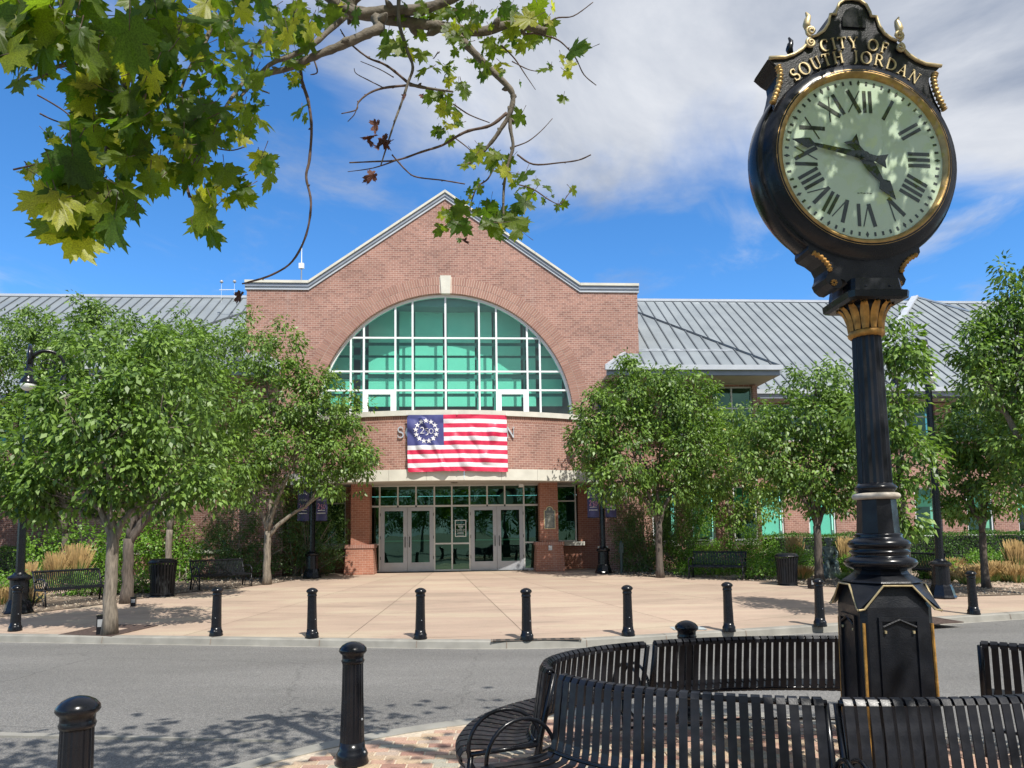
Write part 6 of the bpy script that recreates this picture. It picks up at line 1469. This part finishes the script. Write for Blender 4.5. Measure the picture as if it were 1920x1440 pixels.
branch([(955,200),(957,240),(962,275),(952,310),(945,350),(944,400),(948,420)],4.25,4.3,.014,.006)
branch([(950,212),(920,235),(880,245),(858,255),(830,272),(790,285),(745,300),(700,303),(655,305)],4.25,4.2,.011,.004,twig)
branch([(848,255),(880,280),(892,300)],4.2,4.2,.005,.002,twig,False,'twig')
branch([(745,300),(700,315),(652,322)],4.2,4.2,.005,.002,twig,False,'twig')
branch([(748,-10),(748,40),(762,90),(774,125),(765,155),(752,195),(742,222),(728,265),(714,310)],4.1,4.0,.013,.004)
branch([(768,158),(800,165),(850,172)],4.1,4.2,.012,.006)
branch([(765,160),(720,165),(692,175),(672,192),(668,206),(640,213)],4.1,4.0,.008,.003,twig)
branch([(765,155),(735,130),(715,118),(690,108),(655,80),(638,55)],4.1,4.0,.009,.004,twig)
branch([(720,165),(690,150),(668,138),(664,128)],4.1,4.0,.004,.002,twig,False,'twig')
branch([(738,145),(712,130),(676,115)],4.1,4.0,.004,.002,twig,False,'twig')
branch([(670,200),(664,215),(652,228)],4.0,4.0,.004,.002,twig,False,'twig')
branch([(735,290),(762,320),(782,332),(830,338),(872,345)],4.1,4.2,.005,.004,twig)
branch([(970,290),(1000,308),(1050,305),(1085,300),(1108,290)],4.3,4.2,.006,.004,twig)
branch([(964,275),(990,265),(1015,245),(1036,222)],4.3,4.3,.005,.002,twig)
branch([(930,305),(915,335),(895,350),(885,375),(880,400)],4.3,4.3,.006,.004,twig)
branch([(968,345),(1000,355),(1030,375),(1050,382),(1065,365),(1075,350)],4.3,4.3,.005,.002,twig)
branch([(930,45),(960,58),(1000,62),(1040,35),(1075,30),(1112,4)],4.3,4.4,.008,.003,twig)
branch([(1000,62),(1040,72),(1062,88),(1080,110),(1095,140),(1118,160)],4.3,4.4,.006,.003,twig)
branch([(940,85),(965,110),(985,140),(1004,168)],4.3,4.4,.006,.002,twig)
branch([(960,115),(990,130),(1015,135)],4.3,4.4,.004,.002,twig,False,'twig')
branch([(850,195),(880,215),(918,230)],4.2,4.3,.005,.003,twig)
branch([(300,-60),(290,20),(272,70),(240,120),(232,180),(215,230),(200,285),(190,330),(186,390)],3.2,2.9,.030,.006)
branch([(300,-20),(305,60),(308,140),(318,220),(335,300),(355,370)],3.3,3.2,.012,.005)
branch([(70,60),(70,100),(66,130)],2.7,2.8,.008,.004,twig)
branch([(135,100),(125,120),(105,126),(85,140),(60,150)],2.7,2.8,.010,.006)
branch([(140,110),(148,135),(165,160),(172,195),(178,222)],2.8,2.9,.012,.007)
branch([(70,178),(100,195),(125,212),(155,240)],3.0,3.1,.004,.003,twig)
branch([(75,213),(100,225),(140,238)],3.0,3.1,.004,.003,twig)
branch([(25,318),(60,310),(95,300),(127,283)],3.0,3.0,.004,.003,twig)
branch([(460,150),(430,190),(400,240),(370,290),(345,330)],3.5,3.2,.010,.005)
branch([(500,60),(470,110),(480,160),(505,175)],3.6,3.6,.008,.004)
branch([(400,40),(380,90),(350,140),(330,200)],3.4,3.3,.012,.006)
branch([(330,262),(380,272),(430,282),(460,275)],3.3,3.4,.004,.003,twig)
branch([(350,340),(358,370),(372,382)],3.2,3.2,.004,.003,twig)
# leaves: (cx,cy,rx,ry,count,distance,size)
LG=[(60,50,90,60,26,2.45,.145),(150,35,110,55,30,2.5,.145),(105,85,50,26,8,2.5,.15),(270,50,110,60,44,3.0,.115),(380,50,100,60,38,3.2,.105),(480,40,80,46,24,3.4,.10),(560,30,60,36,12,3.7,.10),
 (230,130,80,50,26,2.9,.12),(320,130,100,60,44,3.1,.11),(430,140,70,50,24,3.3,.10),(200,200,70,55,28,2.85,.12),(300,215,90,60,44,3.0,.115),(400,230,80,50,30,3.2,.105),(470,215,40,40,12,3.4,.10),(490,90,36,30,9,3.5,.09),
 (165,160,40,26,6,2.9,.13),(190,270,70,46,24,2.85,.12),(290,290,80,50,30,3.0,.115),(380,300,66,40,20,3.2,.105),(430,345,40,34,8,3.2,.11),(505,298,22,26,3,3.4,.10),(480,330,26,26,3,3.3,.10),(555,210,20,26,2,3.8,.10),
 (150,330,60,44,18,2.8,.13),(210,370,60,40,16,2.85,.13),(120,390,46,36,8,2.75,.14),(185,420,46,30,7,2.8,.14),(150,415,40,26,5,2.8,.14),(370,405,30,34,5,3.15,.12),(395,370,40,26,5,3.2,.115),(300,330,36,26,6,3.1,.11),
 (50,148,22,22,5,2.9,.085),(85,138,20,14,4,2.9,.07),(60,318,30,18,6,3.0,.08),(115,250,26,16,4,3.1,.05),(75,253,16,8,1,3.1,.07),(15,40,30,40,8,2.4,.15),
 (535,60,30,34,6,3.9,.10),(555,105,32,26,7,3.8,.09),(575,60,20,26,4,3.9,.085),(600,18,50,20,8,3.9,.09),(628,25,24,18,4,4.0,.11),(650,20,22,18,3,4.0,.11),(545,150,20,14,5,3.8,.06),
 (745,80,32,26,4,4.1,.125),(780,85,30,30,4,4.15,.125),(730,70,24,18,3,4.1,.11),(800,20,80,22,18,4.2,.09),(870,30,60,26,14,4.2,.09),(860,60,40,26,9,4.2,.10),(930,30,60,26,14,4.3,.09),(1000,20,46,22,9,4.3,.11),
 (822,132,26,20,5,4.2,.10),(840,175,34,24,10,4.2,.08),(818,190,26,18,6,4.2,.075),(870,135,46,26,12,4.3,.075),(905,95,50,34,16,4.3,.085),(950,75,46,30,14,4.35,.085),(985,60,40,30,10,4.35,.10),(930,130,30,20,7,4.3,.08),(1010,40,26,20,4,4.3,.12),
 (835,222,32,22,9,4.25,.075),(830,250,24,16,5,4.25,.07),(1082,90,20,16,2,4.4,.12),(1050,120,34,16,7,4.4,.07),(1052,172,16,20,1,4.4,.135),(975,218,8,10,1,4.35,.08),(972,160,8,6,1,4.35,.06),
 (905,280,40,18,8,4.3,.09),(930,290,30,16,6,4.3,.09),(885,305,16,12,4,4.3,.07),(975,328,34,18,4,4.3,.12),(990,355,26,16,3,4.3,.10),(945,400,36,36,8,4.3,.12),(975,405,24,30,4,4.3,.125),(840,415,34,22,6,4.25,.115),(925,430,20,24,3,4.3,.13),(865,400,34,18,6,4.25,.085),(858,443,8,8,1,4.25,.07),(895,360,20,26,5,4.3,.06),(1040,380,28,14,5,4.35,.05),(1070,352,8,5,1,4.35,.05),(1015,345,16,10,2,4.3,.06)]
inst=[]
for cx,cy,rx,ry,n,D,sz in LG:
    for _ in range(n if n<10 else int(n*.72)):
        a=gB.random()*6.283; r=math.sqrt(gB.random()); inst.append((cx+rx*r*math.cos(a),cy+ry*r*math.sin(a),D+gB.uniform(-.22,.22),sz*gB.choice((.5,.7,.85,.95,1.12))*gB.uniform(.92,1.08)))
def leafmat_at(p,sz,g):
    # tip points down and outward, face roughly towards sky / viewer
    tip=Vector((g.gauss(0,.75),g.gauss(0,.45)-.1,-1+g.gauss(0,.45))).normalized()
    nrm=Vector((g.gauss(0,.45),g.choice((-1,-1,.6))*1.0,g.gauss(.35,.5))); x=tip.cross(nrm).normalized(); z=x.cross(tip).normalized()
    M_=Matrix((x,tip,z)).transposed().to_4x4(); return Matrix.Translation(p)@M_@Matrix.Diagonal((sz,sz,sz,1))
order=sorted(range(len(inst)),key=lambda i:-inst[i][3]/inst[i][2]); rest=MB(); rv=[]; pet=MB()
chosen=set(order[:300])
def bake(mb,me,M_):
    mb.add([M_@v.co for v in me.vertices],[tuple(p.vertices) for p in me.polygons])
for i,(px,py,D,sz) in enumerate(inst):
    p=at(px,py,D)+inv; M_=leafmat_at(p,sz,gB); me=gB.choice(LM)
    st_=M_@Vector((0,0,0)); d=(M_@Vector((gB.uniform(-.3,.3),-.75,gB.uniform(-.3,.3)))); pet.tube([st_,st_.lerp(d,.5)+Vector((0,0,-.004)),d],[.0016,.0014,.002],4)
    if i in chosen:
        o=bpy.data.objects.new('leaf',me); COL.objects.link(o); o.parent=ptree; o.matrix_local=M_
    else:
        k=len(me.vertices); bake(rest,me,M_); rv+=[me.attributes['rnd'].data[0].value]*k
# the part of the crown that is above and behind the viewer and shades the island
gC=random.Random(21)
for k in range(1450):
    c=gC.choice([((2.9,2.6,6.6),(1.6,1.4,.5),1),((4.2,1.2,6.3),(1.6,1.3,.6),1),((1.0,.8,6.2),(1.6,1.0,.5),1),((-.9,2.2,5.6),(1.4,1.0,.4),1),((-2.4,2.5,5.6),(1.5,.9,.4),1),((-1.6,2.9,5.5),(1.5,.6,.3),1),((5.0,2.6,6.4),(1.2,1.2,.5),1),((3.25,2.95,6.4),(.85,.6,.5),1),((3.2,2.9,6.1),(.8,.55,.4),1),((3.0,3.2,5.9),(.7,.5,.4),1)])
    p=Vector([c[0][j]+c[1][j]*gC.gauss(0,.62) for j in range(3)])
    if p.y>.3 and (p.z-CAMH)/p.y<.86 and p.y>0: continue
    if p.y<.3 and p.z<4: continue
    M_=leafmat_at(p+inv,gC.uniform(.10,.15),gC); M_=M_@Matrix.Rotation(gC.uniform(-1.2,1.2),4,'X'); me=gC.choice(LM); bake(rest,me,M_); rv+=[me.attributes['rnd'].data[0].value]*len(me.vertices)
ro=rest.build('foliage',leafP,ptree,smooth=True,kind='stuff'); a=ro.data.attributes.new('rnd','FLOAT','POINT'); a.data.foreach_set('value',rv)
pet.build('leaf_stalks',twig,ptree,kind='stuff')
for px,py,sz in ((706,232,.075),(700,255,.085),(718,262,.09),(690,262,.06),(712,275,.07),(728,268,.06),(699,328,.085),(450,552,.075),(820,100,.05),(760,180,.04),(790,178,.035),(870,452,.04)):
    p=at(px,py,4.0)+inv; M_=leafmat_at(p,sz,gB); me=gB.choice(LB_); o=bpy.data.objects.new('withered_leaf',me); COL.objects.link(o); o.parent=ptree; o.matrix_local=M_@Matrix.Diagonal((.7,1,1.4,1))
# trees across the street behind the viewer, seen only in the glass
for i,(x,y,h) in enumerate(((-9,-17,10),(-3.5,-19,11),(2,-20,10.5),(7.5,-18,11),(13,-18,10),(-15,-18,10.5),(19,-18,10))):
    e=empty('street_tree',(x,y,0),label='round leafy tree across the street behind the viewer, seen mirrored in the entrance glass',category='tree',group='trees behind the viewer')
    MB().tube([(0,0,0),(.05,0,2),(0,0,h*.7)],[.16,.13,.05],8).build('trunk',bark,e)
    P,Dv,Nn,Ls,Ws,Q=foliage([((0,0,h*.58),3.2,2.6,h*.36),((1.6,.3,h*.4),1.9,1.6,1.8),((-1.7,-.2,h*.36),1.9,1.6,1.8)],12,.26,.42,200+i); link('crown',leafmesh('crown',P,Dv,Nn,Ls,Ws,Q,leafA),e)
